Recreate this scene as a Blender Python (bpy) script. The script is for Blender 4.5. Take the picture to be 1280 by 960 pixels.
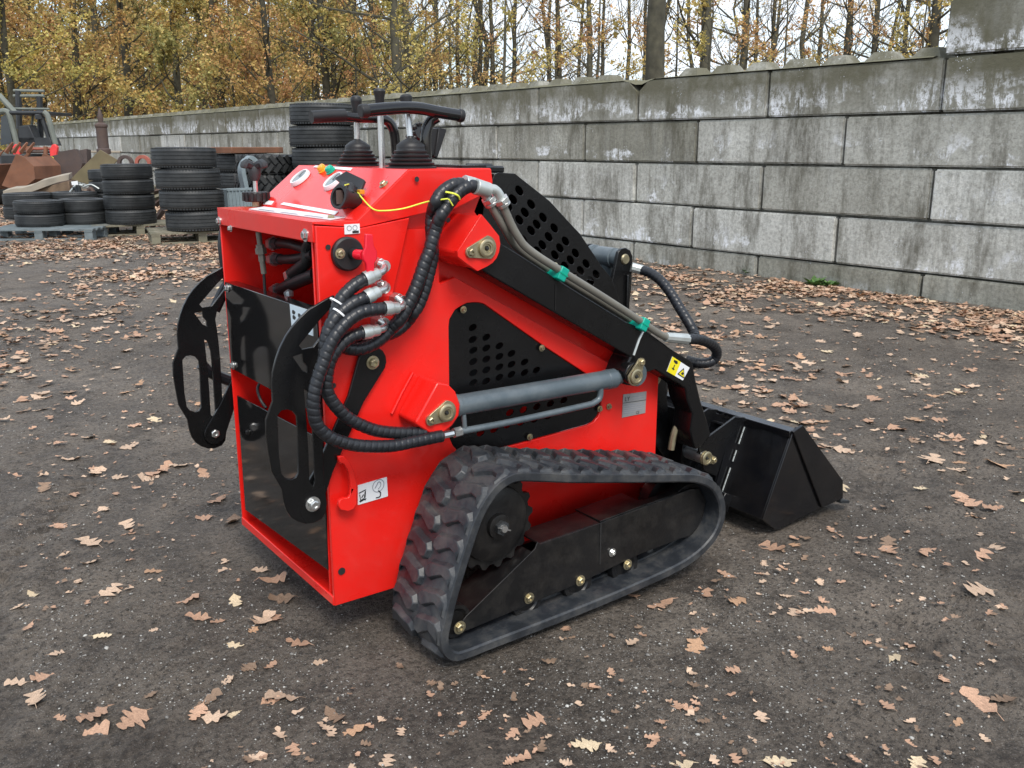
import bpy, bmesh, math, random
import numpy as np
from mathutils import Vector, Matrix, geometry
from math import pi, sin, cos, radians as rad

for o in list(bpy.data.objects): bpy.data.objects.remove(o)
SC = bpy.context.scene
COL = SC.collection
random.seed(7); rng = np.random.default_rng(7)

# ------------------------------------------------------------------ camera
F, CX, CY, H = 1167.0, 640.0, 480.0, 1.14
def _n(v): v = np.array(v, float); return v/np.linalg.norm(v)
_Z = _n((0, 4585, 1167)); _X = _n((1670, 297, -1167)); _X = _n(_X-_Z*_X.dot(_Z)); _Y = np.cross(_Z, _X)
RM = np.array([_X, _Y, _Z]); CAM = np.array([0, 0, H])
cam_d = bpy.data.cameras.new('camera'); cam = bpy.data.objects.new('camera', cam_d); COL.objects.link(cam)
M4 = Matrix([[*RM[0], 0], [*RM[1], 0], [*RM[2], H], [0, 0, 0, 1]])
cam.matrix_world = M4
cam_d.sensor_width = 36; cam_d.lens = 36*F/1280; cam_d.clip_start = 0.05; cam_d.clip_end = 2000
SC.camera = cam

# ------------------------------------------------------------------ world, sun, exposure
SUN_EL, SUN_AZ = rad(52), rad(200)
w = bpy.data.worlds.new('World'); SC.world = w; w.use_nodes = True
nt = w.node_tree; nt.nodes.clear()
def N(nt, t, **k):
    n = nt.nodes.new(t)
    for a, b in k.items(): setattr(n, a, b)
    return n
out = N(nt, 'ShaderNodeOutputWorld'); bg = N(nt, 'ShaderNodeBackground'); bg.inputs[1].default_value = 0.1
sky = N(nt, 'ShaderNodeTexSky', sky_type='NISHITA', sun_disc=False, sun_elevation=SUN_EL, sun_rotation=SUN_AZ)
tc = N(nt, 'ShaderNodeTexCoord'); mp = N(nt, 'ShaderNodeMapping'); mp.inputs['Scale'].default_value = (1, 1, 2.5)
cn = N(nt, 'ShaderNodeTexNoise'); cn.inputs['Scale'].default_value = 5.0; cn.inputs['Detail'].default_value = 7
cr = N(nt, 'ShaderNodeValToRGB'); cr.color_ramp.elements[0].position = .40; cr.color_ramp.elements[1].position = .57
cr.color_ramp.elements[0].color = (.25, .25, .25, 1); cr.color_ramp.elements[1].color = (.97, .97, .97, 1)
mx = N(nt, 'ShaderNodeMix', data_type='RGBA'); mx.inputs['B'].default_value = (6.2, 6.7, 7.3, 1)
L = nt.links.new
L(tc.outputs['Generated'], mp.inputs['Vector']); L(mp.outputs[0], cn.inputs['Vector']); L(cn.outputs['Fac'], cr.inputs[0])
L(cr.outputs[0], mx.inputs['Factor']); L(sky.outputs[0], mx.inputs['A']); L(mx.outputs['Result'], bg.inputs[0]); L(bg.outputs[0], out.inputs[0])
sd = bpy.data.lights.new('sun', 'SUN'); sd.energy = 1.5; sd.angle = rad(22); sd.color = (1, .94, .86)
so = bpy.data.objects.new('sun', sd); COL.objects.link(so)
sdir = Vector((cos(SUN_EL)*sin(SUN_AZ), cos(SUN_EL)*cos(SUN_AZ), sin(SUN_EL)))
so.rotation_euler = sdir.to_track_quat('Z', 'Y').to_euler(); so.location = (0, 0, 20)
SC.view_settings.view_transform = 'Standard'; SC.view_settings.look = 'None'
SC.view_settings.exposure = 1.0; SC.view_settings.gamma = 1.0; SC.view_settings.use_curve_mapping = False
SC.render.engine = 'CYCLES'
GZ = -0.015   # ground level

# ------------------------------------------------------------------ lifting measured outlines onto real planes
def S(u, v, x=None, y=None, z=None):
    d = RM @ np.array([u-CX, -(v-CY), -F])
    for i, c in enumerate((x, y, z)):
        if c is not None: return Vector(CAM+d*(c-CAM[i])/d[i])
def SP(u, v, p, n):
    d = RM @ np.array([u-CX, -(v-CY), -F]); n = np.array(n); p = np.array(p)
    return Vector(CAM+d*((p-CAM).dot(n)/d.dot(n)))
def ground_at(u, depth):
    lat = (u-640)/F*depth*.969
    return Vector((.5849*depth+.8111*lat, .8111*depth-.5849*lat, GZ))

# ------------------------------------------------------------------ mesh building
def tri2d(loops, nrm):
    n_ = nrm.normalized(); a = n_.orthogonal().normalized(); b_ = n_.cross(a); P = []; E = []
    L2 = []
    for l in loops:
        k = len(P); q = [Vector((p.dot(a), p.dot(b_))) for p in l]; P += q; L2.append(q); m = len(l); E += [(k+i, k+(i+1) % m) for i in range(m)]
    r = geometry.delaunay_2d_cdt(P, E, [], 0, 1e-7)
    def inside(p, q):
        c = False; j = len(q)-1
        for i in range(len(q)):
            if (q[i].y > p.y) != (q[j].y > p.y) and p.x < (q[j].x-q[i].x)*(p.y-q[i].y)/(q[j].y-q[i].y)+q[i].x: c = not c
            j = i
        return c
    out = []
    for f in r[2]:
        c = sum((r[0][i] for i in f), Vector((0, 0)))/3
        if inside(c, L2[0]) and not any(inside(c, h) for h in L2[1:]): 
            if all(len(r[3][i]) for i in f): out.append(tuple(r[3][i][0] for i in f))
            else: print('SELF-CROSSING', [tuple(round(q, 3) for q in r[0][i]) for i in f if not r[3][i]], [len(q) for q in loops])
    return out
class MB:
    def __init__(s): s.v = []; s.f = []; s.m = []; s.mi = 0
    def add(s, vs, fs):
        b = len(s.v); s.v += [tuple(q) for q in vs]; s.f += [tuple(b+i for i in f) for f in fs]; s.m += [s.mi]*len(fs); return s
    def box(s, c, size, rot=None):
        c = Vector(c); sx, sy, sz = [q/2 for q in size]
        vs = [Vector((x, y, z)) for x in (-sx, sx) for y in (-sy, sy) for z in (-sz, sz)]
        if rot is not None: vs = [rot @ q for q in vs]
        return s.add([c+q for q in vs], [(0, 1, 3, 2), (4, 6, 7, 5), (0, 4, 5, 1), (2, 3, 7, 6), (0, 2, 6, 4), (1, 5, 7, 3)])
    def bb(s, a, b):
        a = Vector(a); b = Vector(b); return s.box((a+b)/2, [abs(q) for q in (b-a)])
    def prism(s, poly, vec, holes=()):
        loops = [[Vector(q) for q in poly]]+[[Vector(q) for q in h] for h in holes]
        flat = [q for l in loops for q in l]; vec = Vector(vec); n = len(flat)
        tri = tri2d(loops, vec) if holes else geometry.tessellate_polygon(loops)
        # consistent orientation
        if tri:
            nn = Vector()
            for t in tri:
                a, b, c = flat[t[0]], flat[t[1]], flat[t[2]]
                k = (b-a).cross(c-a); nn += k if nn.dot(k) >= 0 else -k
            top = []; 
            for t in tri:
                a, b, c = flat[t[0]], flat[t[1]], flat[t[2]]
                k = (b-a).cross(c-a)
                if k.length < 1e-12: continue
                top.append(tuple(t) if k.dot(vec) < 0 else tuple(reversed(t)))
        fs = list(top)+[tuple(n+i for i in reversed(t)) for t in top]
        b = 0
        for li, l in enumerate(loops):
            m = len(l)
            ar = Vector()
            for i in range(m): ar += l[i].cross(l[(i+1) % m])
            pos = ar.dot(vec) > 0
            if li > 0: pos = not pos
            for i in range(m):
                j = (i+1) % m
                q = (b+i, b+j, n+b+j, n+b+i)
                fs.append(q if pos else tuple(reversed(q)))
            b += m
        return s.add(flat+[q+vec for q in flat], fs)
    def tube(s, path, r, seg=10, cap=True, rf=None):
        P = [Vector(q) for q in path]; n = len(P); vs = []; fs = []
        t = (P[1]-P[0]).normalized(); up = Vector((0, 0, 1)) if abs(t.z) < .9 else Vector((0, 1, 0))
        a = (up-t*up.dot(t)).normalized(); d = 0
        for i in range(n):
            t = (P[min(i+1, n-1)]-P[max(i-1, 0)]).normalized()
            a = (a-t*a.dot(t)).normalized(); b = t.cross(a)
            if i: d += (P[i]-P[i-1]).length
            for k in range(seg):
                th = 2*pi*k/seg
                rr = (r[i] if isinstance(r, (list, tuple)) else r)
                if rf: rr = rr*rf(d, th)
                vs.append(P[i]+a*(rr*cos(th))+b*(rr*sin(th)))
        for i in range(n-1):
            for k in range(seg):
                k2 = (k+1) % seg
                fs.append((i*seg+k, i*seg+k2, (i+1)*seg+k2, (i+1)*seg+k))
        if cap: fs.append(tuple(reversed(range(seg)))); fs.append(tuple((n-1)*seg+k for k in range(seg)))
        return s.add(vs, fs)
    def cyl(s, a, b, r, r2=None, seg=16, cap=True): return s.tube([a, b], [r, r if r2 is None else r2], seg, cap)
    def lathe(s, prof, o, ax, seg=24, cap=False):
        o = Vector(o); ax = Vector(ax).normalized(); up = Vector((0, 0, 1)) if abs(ax.z) < .9 else Vector((1, 0, 0))
        a = (up-ax*up.dot(ax)).normalized(); b = ax.cross(a); vs = []; fs = []
        for (r, h) in prof:
            for k in range(seg):
                th = 2*pi*k/seg; vs.append(o+ax*h+a*(r*cos(th))+b*(r*sin(th)))
        for i in range(len(prof)-1):
            for k in range(seg):
                k2 = (k+1) % seg; fs.append((i*seg+k, i*seg+k2, (i+1)*seg+k2, (i+1)*seg+k))
        if cap: fs.append(tuple(reversed(range(seg)))); fs.append(tuple((len(prof)-1)*seg+k for k in range(seg)))
        return s.add(vs, fs)
    def mesh(s, name, mats, off=(0, 0, 0), ang=35):
        me = bpy.data.meshes.new(name)
        off = Vector(off)
        me.from_pydata([tuple(Vector(q)-off) for q in s.v], [], s.f)
        for m in (mats if isinstance(mats, (list, tuple)) else [mats]): me.materials.append(m)
        if any(s.m): me.polygons.foreach_set('material_index', s.m)
        bm = bmesh.new(); bm.from_mesh(me); bmesh.ops.recalc_face_normals(bm, faces=bm.faces); bm.to_mesh(me); bm.free()
        if ang:
            me.polygons.foreach_set('use_smooth', [True]*len(me.polygons)); me.set_sharp_from_angle(angle=rad(ang))
        return me
ORG = {}
def link(name, data, parent=None, loc=None):
    o = bpy.data.objects.new(name, data); COL.objects.link(o)
    if parent: o.parent = parent
    if loc is not None: o.location = loc
    return o
def tag(o, label=None, cat=None, group=None, kind=None):
    for k, v in (('label', label), ('category', cat), ('group', group), ('kind', kind)):
        if v: o[k] = v
    return o
def root(name, loc, label, cat, group=None, rz=0):
    o = link(name, None, None, loc); o.rotation_euler.z = rz; ORG[o.name] = Vector(loc); tag(o, label, cat, group); o.empty_display_size = .1
    return o
def origin_of(p): return ORG.get(p.name, Vector((0, 0, 0))) if p else Vector((0, 0, 0))
def part(name, mb, mat, parent, bev=0, ang=35, local=False, seg=2):
    off = Vector((0, 0, 0)) if local else origin_of(parent)
    o = link(name, mb.mesh(name, mat, off, ang), parent); ORG[o.name] = origin_of(parent)
    if bev:
        m = o.modifiers.new('bevel', 'BEVEL'); m.width = bev; m.segments = seg; m.limit_method = 'ANGLE'; m.angle_limit = rad(40); m.harden_normals = False
    return o
def solo(name, mb, mat, label, cat, loc, group=None, bev=0, ang=35):
    o = link(name, mb.mesh(name, mat, loc, ang), None, loc); tag(o, label, cat, group)
    if bev:
        m = o.modifiers.new('bevel', 'BEVEL'); m.width = bev; m.segments = 2; m.limit_method = 'ANGLE'; m.angle_limit = rad(40)
    return o
def copy_tree(o, parent=None):
    c = o.copy(); COL.objects.link(c)
    if parent: c.parent = parent
    ORG[c.name] = ORG.get(o.name, Vector())
    for ch in list(o.children): copy_tree(ch, c)
    return c
def spline(pts, n=10):
    P = [Vector(q) for q in pts]; out = []
    for i in range(len(P)-1):
        p0 = P[max(i-1, 0)]; p1 = P[i]; p2 = P[i+1]; p3 = P[min(i+2, len(P)-1)]
        for k in range(n):
            t = k/n
            out.append(.5*((2*p1)+(-p0+p2)*t+(2*p0-5*p1+4*p2-p3)*t*t+(-p0+3*p1-3*p2+p3)*t**3))
    out.append(P[-1]); return out
def resample(P, step):
    P = [Vector(q) for q in P]; d = [0]
    for i in range(1, len(P)): d.append(d[-1]+(P[i]-P[i-1]).length)
    n = max(2, int(d[-1]/step)); out = []; j = 0
    for k in range(n+1):
        t = d[-1]*k/n
        while j < len(P)-2 and d[j+1] < t: j += 1
        f = (t-d[j])/max(1e-9, d[j+1]-d[j]); out.append(P[j].lerp(P[j+1], min(1, f)))
    return out
def circle(c, r, n=16, ax='y', r2=None, tilt=0):
    c = Vector(c); out = []
    r2 = r2 or r
    for k in range(n):
        t = 2*pi*k/n; a = r*cos(t); b = r2*sin(t)
        p = a*cos(tilt)-b*sin(tilt); q = a*sin(tilt)+b*cos(tilt)
        out.append(c+(Vector((p, 0, q)) if ax == 'y' else Vector((0, p, q)) if ax == 'x' else Vector((p, q, 0))))
    return out

# ------------------------------------------------------------------ materials
def mat(name, col, rough=.5, metal=0, coat=0, var=.15, vscale=8, bump=0, bscale=60, dirt=0, dirtcol=(.12, .1, .08), spec=.5, rvar=.1, dscale=3, objrand=0, coord='Object'):
    m = bpy.data.materials.new(name); m.use_nodes = True; nt = m.node_tree; b = nt.nodes['Principled BSDF']; L = nt.links.new
    b.inputs['Roughness'].default_value = rough; b.inputs['Metallic'].default_value = metal; b.inputs['Coat Weight'].default_value = coat
    b.inputs['Coat Roughness'].default_value = .08; b.inputs['Specular IOR Level'].default_value = spec
    tc = N(nt, 'ShaderNodeTexCoord')
    no = N(nt, 'ShaderNodeTexNoise'); no.inputs['Scale'].default_value = vscale; no.inputs['Detail'].default_value = 6; L(tc.outputs[coord], no.inputs['Vector'])
    r = N(nt, 'ShaderNodeValToRGB'); L(no.outputs['Fac'], r.inputs[0])
    r.color_ramp.elements[0].position = .3; r.color_ramp.elements[1].position = .7
    r.color_ramp.elements[0].color = (*[c*(1-var) for c in col], 1); r.color_ramp.elements[1].color = (*[min(1, c*(1+var)) for c in col], 1)
    cur = r.outputs[0]
    if objrand:
        oi = N(nt, 'ShaderNodeObjectInfo'); mr = N(nt, 'ShaderNodeMapRange'); mr.inputs['To Min'].default_value = 1-objrand; mr.inputs['To Max'].default_value = 1+objrand
        L(oi.outputs['Random'], mr.inputs['Value']); mm = N(nt, 'ShaderNodeVectorMath', operation='SCALE'); L(cur, mm.inputs[0]); L(mr.outputs[0], mm.inputs['Scale']); cur = mm.outputs[0]
    if dirt:
        n2 = N(nt, 'ShaderNodeTexNoise'); n2.inputs['Scale'].default_value = dscale; n2.inputs['Detail'].default_value = 9; n2.inputs['Roughness'].default_value = .7; L(tc.outputs[coord], n2.inputs['Vector'])
        r2 = N(nt, 'ShaderNodeValToRGB'); r2.color_ramp.elements[0].position = .45; r2.color_ramp.elements[1].position = .75
        r2.color_ramp.elements[1].color = (dirt, dirt, dirt, 1); L(n2.outputs['Fac'], r2.inputs[0])
        mx = N(nt, 'ShaderNodeMix', data_type='RGBA'); mx.inputs['B'].default_value = (*dirtcol, 1)
        L(r2.outputs[0], mx.inputs['Factor']); L(cur, mx.inputs['A']); cur = mx.outputs['Result']
    L(cur, b.inputs['Base Color'])
    mr = N(nt, 'ShaderNodeMapRange'); mr.inputs['To Min'].default_value = max(.02, rough-rvar); mr.inputs['To Max'].default_value = min(1, rough+rvar)
    n3 = N(nt, 'ShaderNodeTexNoise'); n3.inputs['Scale'].default_value = vscale*2.3; n3.inputs['Detail'].default_value = 5; L(tc.outputs[coord], n3.inputs['Vector'])
    L(n3.outputs['Fac'], mr.inputs['Value']); L(mr.outputs[0], b.inputs['Roughness'])
    if bump:
        nb = N(nt, 'ShaderNodeTexNoise'); nb.inputs['Scale'].default_value = bscale; nb.inputs['Detail'].default_value = 4; L(tc.outputs[coord], nb.inputs['Vector'])
        bp = N(nt, 'ShaderNodeBump'); bp.inputs['Strength'].default_value = bump; bp.inputs['Distance'].default_value = .003; L(nb.outputs['Fac'], bp.inputs['Height']); L(bp.outputs[0], b.inputs['Normal'])
    return m
M = {}
M['red'] = mat('red_paint', (.80, .016, .011), .30, 0, .35, .06, 3, .06, 7, dirt=.22, dirtcol=(.42, .07, .055), dscale=7, spec=.35, rvar=.16)
M['redgloss'] = mat('red_plastic', (.75, .01, .03), .3, 0, .2, .05)
M['black'] = mat('black_paint', (.0052, .0054, .006), .26, 0, .0, .3, 5, .10, 130, dirt=.10, dirtcol=(.04, .038, .035), dscale=8, spec=.4)
M['blackgloss'] = mat('black_gloss_panel', (.008, .008, .0085), .09, 0, .2, .2, 3, .012, 12, dirt=.22, dirtcol=(.025, .024, .022), dscale=4, rvar=.04)
M['gloss2'] = mat('glossy_black_bucket_paint', (.005, .0052, .0065), .2, 0, .2, .3, 4, .18, 14, dirt=.3, dirtcol=(.03, .026, .022), dscale=7, rvar=.14)
M['frame'] = mat('dusty_black_frame', (.007, .007, .0075), .36, 0, 0, .35, 6, .14, 120, dirt=.45, dirtcol=(.045, .041, .036), dscale=22, spec=.45, rvar=.16)
M['rubber'] = mat('track_rubber', (.024, .028, .034), .46, 0, 0, .4, 14, .5, 60, dirt=.75, dirtcol=(.10, .095, .085), dscale=14)
def add_wear(m, col, lo=.50, hi=.58, amt=.8):
    nt = m.node_tree; b = nt.nodes['Principled BSDF']; src = b.inputs['Base Color'].links[0].from_socket
    g_ = N(nt, 'ShaderNodeNewGeometry'); r_ = N(nt, 'ShaderNodeMapRange'); r_.inputs['From Min'].default_value = lo; r_.inputs['From Max'].default_value = hi; r_.inputs['To Max'].default_value = amt
    x_ = N(nt, 'ShaderNodeMix', data_type='RGBA'); x_.inputs['B'].default_value = (*col, 1); nt.links.new(g_.outputs['Pointiness'], r_.inputs['Value']); nt.links.new(r_.outputs[0], x_.inputs['Factor']); nt.links.new(src, x_.inputs['A']); nt.links.new(x_.outputs['Result'], b.inputs['Base Color'])
add_wear(M['rubber'], (.14, .138, .13), .56, .68, .5)
M['hose'] = mat('hose_wrap', (.012, .0135, .017), .36, 0, 0, .3, 20, .05, 200, dirt=.3, dirtcol=(.035, .035, .035), dscale=25)
M['hosecore'] = mat('hose_core', (.012, .012, .013), .5)
M['steel'] = mat('zinc_steel', (.62, .63, .62), .3, .9, 0, .15, 20, .05, 100)
M['silver'] = mat('dull_silver_sleeve', (.55, .58, .56), .38, .6, 0, .12, 30, .1, 120, dirt=.3, dirtcol=(.3, .3, .28))
M['pipe'] = mat('grey_pipe', (.22, .21, .18), .4, .35, 0, .15, 12, .05, 90, dirt=.3, dirtcol=(.18, .17, .14))
M['gold'] = mat('yellow_zinc', (.42, .37, .24), .38, .8, 0, .25, 30, .1, 120, dirt=.4, dirtcol=(.24, .2, .13), dscale=20)
M['cyl'] = mat('grey_cylinder_paint', (.085, .11, .125), .34, .1, .1, .12, 5, .05, 50, dirt=.3, dirtcol=(.3, .31, .31), dscale=10)
M['teal'] = mat('teal_clamp', (.0, .33, .24), .4)
M['boot'] = mat('rubber_boot', (.011, .011, .012), .48, 0, 0, .2, 10, .1, 90, dirt=.3, dirtcol=(.035, .032, .03))
M['white'] = mat('white_sticker', (.78, .79, .8), .4, 0, 0, .05)
M['bluewhite'] = mat('pale_sticker', (.62, .72, .78), .35, 0, 0, .05)
M['ink'] = mat('black_ink', (.02, .02, .02), .5)
M['greyink'] = mat('grey_ink', (.3, .31, .34), .5)
M['plate'] = mat('metal_data_plate', (.42, .42, .42), .4, .5, 0, .08)
M['yellow'] = mat('yellow_sticker', (.85, .72, .02), .4)
M['twine'] = mat('yellow_twine', (.75, .8, .08), .5)
M['amber'] = mat('amber_button', (.75, .32, .02), .25)
M['green'] = mat('green_button', (.0, .35, .22), .25)
M['gauge'] = mat('gauge_glass', (.12, .16, .17), .08, 0, .5)
M['rust'] = mat('rusty_steel', (.2, .085, .045), .8, 0, 0, .35, 3, .3, 40, dirt=.7, dirtcol=(.11, .08, .06), dscale=2.5)
M['olive'] = mat('weathered_olive_steel', (.15, .125, .065), .75, 0, 0, .3, 3, .2, 30, dirt=.7, dirtcol=(.12, .07, .045), dscale=2)
M['darkrust'] = mat('dark_brown_steel', (.07, .05, .045), .7, 0, 0, .3, 3, .2, 30, dirt=.6, dirtcol=(.13, .07, .04), dscale=2.5)
M['tyre'] = mat('tyre_rubber', (.018, .02, .021), .55, 0, 0, .25, 8, .25, 50, dirt=.55, dirtcol=(.06, .064, .064), dscale=5, objrand=.25)
M['wood'] = mat('weathered_pallet_wood', (.2, .18, .13), .85, 0, 0, .3, 9, .3, 60, dirt=.8, dirtcol=(.1, .11, .07), dscale=4, objrand=.15)
M['greywood'] = mat('blue_grey_painted_pallet', (.13, .16, .17), .8, 0, 0, .25, 9, .3, 60, dirt=.5, dirtcol=(.22, .24, .24), dscale=5, objrand=.12)
M['stone'] = mat('broken_slab_stone', (.34, .3, .24), .9, 0, 0, .3, 6, .6, 25, dirt=.6, dirtcol=(.2, .15, .1), dscale=6)
M['earth'] = mat('brown_clay', (.15, .1, .065), .9, 0, 0, .4, 8, .7, 25, dirt=.6, dirtcol=(.24, .17, .1), dscale=6)
M['cabgrey'] = mat('pale_cab_frame', (.16, .175, .15), .5, 0, 0, .15, 5)
M['darkmetal'] = mat('dark_machine_metal', (.03, .033, .036), .5, .1, 0, .3, 5)
M['glass'] = mat('cab_glass', (.02, .03, .04), .05, 0, .5)
M['lamp'] = mat('red_lamp_housing', (.75, .05, .05), .3)
M['faded'] = mat('faded_red_steel', (.35, .1, .07), .7, 0, 0, .3, 4, dirt=.6, dirtcol=(.2, .09, .05))
M['bin'] = mat('grey_plastic_bin', (.2, .25, .27), .5)
M['moss'] = mat('moss_crust', (.13, .125, .075), .95, 0, 0, .5, 30, .8, 120, dirt=.7, dirtcol=(.22, .2, .14), dscale=9, coord='Generated')
M['weed'] = mat('weed_leaf', (.07, .15, .03), .6, 0, 0, .4, 30)

# ------------------------------------------------------------------ ground
def vnoise(x, y, seed=0):
    def h(a, b):
        n = np.sin(a*127.1+b*311.7+seed*74.7)*43758.5453; return n-np.floor(n)
    xi = np.floor(x); yi = np.floor(y); xf = x-xi; yf = y-yi; u = xf*xf*(3-2*xf); v = yf*yf*(3-2*yf)
    return (h(xi, yi)*(1-u)+h(xi+1, yi)*u)*(1-v)+(h(xi, yi+1)*(1-u)+h(xi+1, yi+1)*u)*v
RUTS = [(1.02, .45, 2.6, 1.55, .07), (1.33, .30, 3.4, 1.75, .08), (-.6, 1.3, 1.2, 4.4, .10), (-1.2, 1.9, .4, 5.2, .10), (2.6, 1.9, 4.6, 6.2, .10), (.2, .7, .75, 1.6, .08)]
def relief(x, y):
    x = np.asarray(x, float); y = np.asarray(y, float)
    z = .018*(vnoise(x*.9, y*.9, 1)-.5)+.010*(vnoise(x*3.1, y*3.1, 2)-.5)
    d = np.sqrt(x*x+y*y); near = np.clip((9-d)/5, 0, 1)
    rough = np.clip((vnoise(x*1.7+5, y*1.7, 9)-.35)*3, 0, 1)
    z += near*(.010*(vnoise(x*9, y*9, 3)-.5)+(.25+rough)*.011*(vnoise(x*24, y*24, 4)-.5)+(.3+rough)*.009*(vnoise(x*52, y*52, 5)-.5))
    # shallow wheel rut running away from the camera on the right
    rx = x-(2.02+.03*np.sin(y*3)-(y-1.2)*-.30); z += near*(-.012*np.exp(-(rx/.09)**2)+.012*np.exp(-((rx-.17)/.06)**2)*(vnoise(x*20, y*20, 6)))
    for (x0, y0, x1, y1, wd) in RUTS:
        L_ = math.hypot(x1-x0, y1-y0); tx, ty = (x1-x0)/L_, (y1-y0)/L_; al = (x-x0)*tx+(y-y0)*ty; ac = -(x-x0)*ty+(y-y0)*tx+.02*np.sin(al*2.3)
        m1 = np.clip(1-np.abs(ac)/wd, 0, 1); m1 = m1*m1*(3-2*m1)*np.clip(vnoise(x*1.3+3, y*1.3, 17)*2.2-.2, 0, 1)
        z += near*(-.014*m1+.007*m1*np.sign(np.sin((al+np.abs(ac)*.8)*2*pi/.085))*(vnoise(x*15, y*15, 18) > .3)+.010*np.exp(-((np.abs(ac)-wd*1.15)/.03)**2)*vnoise(x*26, y*26, 19))
    # calm under the machine
    m = np.exp(-(np.maximum(0, np.abs(x-1.6)-.75)**2+np.maximum(0, np.abs(y-2.1)-.6)**2)/.05)
    return z*(1-.85*m)-.0
a1 = np.concatenate([np.arange(-1.6, 3.4, .0165), 3.4+np.cumsum(.0165*1.045**np.arange(150))])
a1 = a1[a1 < 60]; left = -1.6-np.cumsum(.03*1.16**np.arange(60)); left = left[left > -400][::-1]
far = 60+np.cumsum(3*1.3**np.arange(18)); ax = np.concatenate([left, a1, [60], far[far < 600]])
a2 = np.concatenate([np.arange(.2, 3.6, .0165), 3.6+np.cumsum(.0165*1.045**np.arange(150))]); a2 = a2[a2 < 60]
low = .2-np.cumsum(.03*1.16**np.arange(60)); low = low[low > -400][::-1]; ay = np.concatenate([low, a2, [60], far[far < 600]])
GX, GY = np.meshgrid(ax, ay, indexing='ij'); GZZ = GZ+relief(GX, GY)
GZZ[(np.hypot(GX, GY) > 50)] = GZ
nx, ny = len(ax), len(ay)
co = np.stack([GX, GY, GZZ], -1).reshape(-1, 3).astype(np.float32)
ii, jj = np.meshgrid(np.arange(nx-1), np.arange(ny-1), indexing='ij'); q = (ii*ny+jj).reshape(-1)
fc = np.stack([q, q+ny, q+ny+1, q+1], -1).astype(np.int32)
def fast_mesh(name, co, fc, k):
    me = bpy.data.meshes.new(name); me.vertices.add(len(co)); me.vertices.foreach_set('co', np.asarray(co, np.float32).reshape(-1))
    me.loops.add(fc.size); me.loops.foreach_set('vertex_index', fc.reshape(-1).astype(np.int32)); me.polygons.add(len(fc))
    me.polygons.foreach_set('loop_start', np.arange(0, fc.size, k, dtype=np.int32)); me.update(calc_edges=True); return me
gm = bpy.data.materials.new('dark_dirt_and_gravel'); gm.use_nodes = True; nt = gm.node_tree; b = nt.nodes['Principled BSDF']; L = nt.links.new
g = N(nt, 'ShaderNodeNewGeometry')
def noise(sc, det=6, ro=.6):
    n = N(nt, 'ShaderNodeTexNoise'); n.inputs['Scale'].default_value = sc; n.inputs['Detail'].default_value = det; n.inputs['Roughness'].default_value = ro; L(g.outputs['Position'], n.inputs['Vector']); return n.outputs['Fac']
def ramp(src, p0, p1, c0, c1):
    r = N(nt, 'ShaderNodeValToRGB'); r.color_ramp.elements[0].position = p0; r.color_ramp.elements[1].position = p1
    r.color_ramp.elements[0].color = (*c0, 1); r.color_ramp.elements[1].color = (*c1, 1); L(src, r.inputs[0]); return r.outputs[0]
def mix(f, a, c, bt='MIX'):
    m = N(nt, 'ShaderNodeMix', data_type='RGBA', blend_type=bt)
    for s_, k in ((f, 'Factor'), (a, 'A'), (c, 'B')):
        if isinstance(s_, (int, float)): m.inputs[k].default_value = s_
        elif isinstance(s_, tuple): m.inputs[k].default_value = (*s_, 1)
        else: L(s_, m.inputs[k])
    return m.outputs['Result']
base = ramp(noise(1.1, 8, .7), .38, .64, (.105, .084, .064), (.27, .225, .178))
base = mix(ramp(noise(3.2, 9, .78), .47, .60, (0, 0, 0), (.9, .9, .9)), base, (.046, .034, .025))
base = mix(ramp(noise(45, 5, .7), .4, .7, (0, 0, 0), (.6, .6, .6)), base, (.25, .21, .17))
vo = N(nt, 'ShaderNodeTexVoronoi'); vo.inputs['Scale'].default_value = 125; vo.inputs['Randomness'].default_value = 1; L(g.outputs['Position'], vo.inputs['Vector'])
speck = ramp(vo.outputs['Distance'], .10, .26, (1, 1, 1), (0, 0, 0))
pick = N(nt, 'ShaderNodeSeparateColor'); L(vo.outputs['Color'], pick.inputs[0]); pk = ramp(pick.outputs[0], .55, .62, (0, 0, 0), (1, 1, 1))
zone = ramp(noise(1.9, 7, .7), .45, .58, (.08, .08, .08), (1, 1, 1))
sm = mix(1.0, speck, pk, 'MULTIPLY'); sm = mix(1.0, sm, zone, 'MULTIPLY')
base = mix(sm, base, (.50, .47, .43))
vo2 = N(nt, 'ShaderNodeTexVoronoi'); vo2.inputs['Scale'].default_value = 210; L(g.outputs['Position'], vo2.inputs['Vector'])
pick2 = N(nt, 'ShaderNodeSeparateColor'); L(vo2.outputs['Color'], pick2.inputs[0])
sm2 = mix(1.0, ramp(vo2.outputs['Distance'], .15, .4, (1, 1, 1), (0, 0, 0)), ramp(pick2.outputs[0], .5, .6, (0, 0, 0), (.8, .8, .8)), 'MULTIPLY'); sm2 = mix(1.0, sm2, ramp(noise(2.7, 7, .7), .4, .55, (.25,)*3, (1,)*3), 'MULTIPLY')
base = mix(sm2, base, (.38, .355, .32))
base = mix(ramp(noise(75, 7, .85), .50, .58, (0,)*3, (.85,)*3), base, (.035, .028, .022))
L(base, b.inputs['Base Color']); L(ramp(noise(2.2, 5), .35, .65, (.5,)*3, (.85,)*3), b.inputs['Roughness'])
b.inputs['Specular IOR Level'].default_value = .45
h1 = N(nt, 'ShaderNodeMath', operation='ADD'); L(noise(28, 9, .75), h1.inputs[0])
h2 = N(nt, 'ShaderNodeMath', operation='MULTIPLY'); L(sm, h2.inputs[0]); h2.inputs[1].default_value = .3; L(h2.outputs[0], h1.inputs[1])
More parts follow.
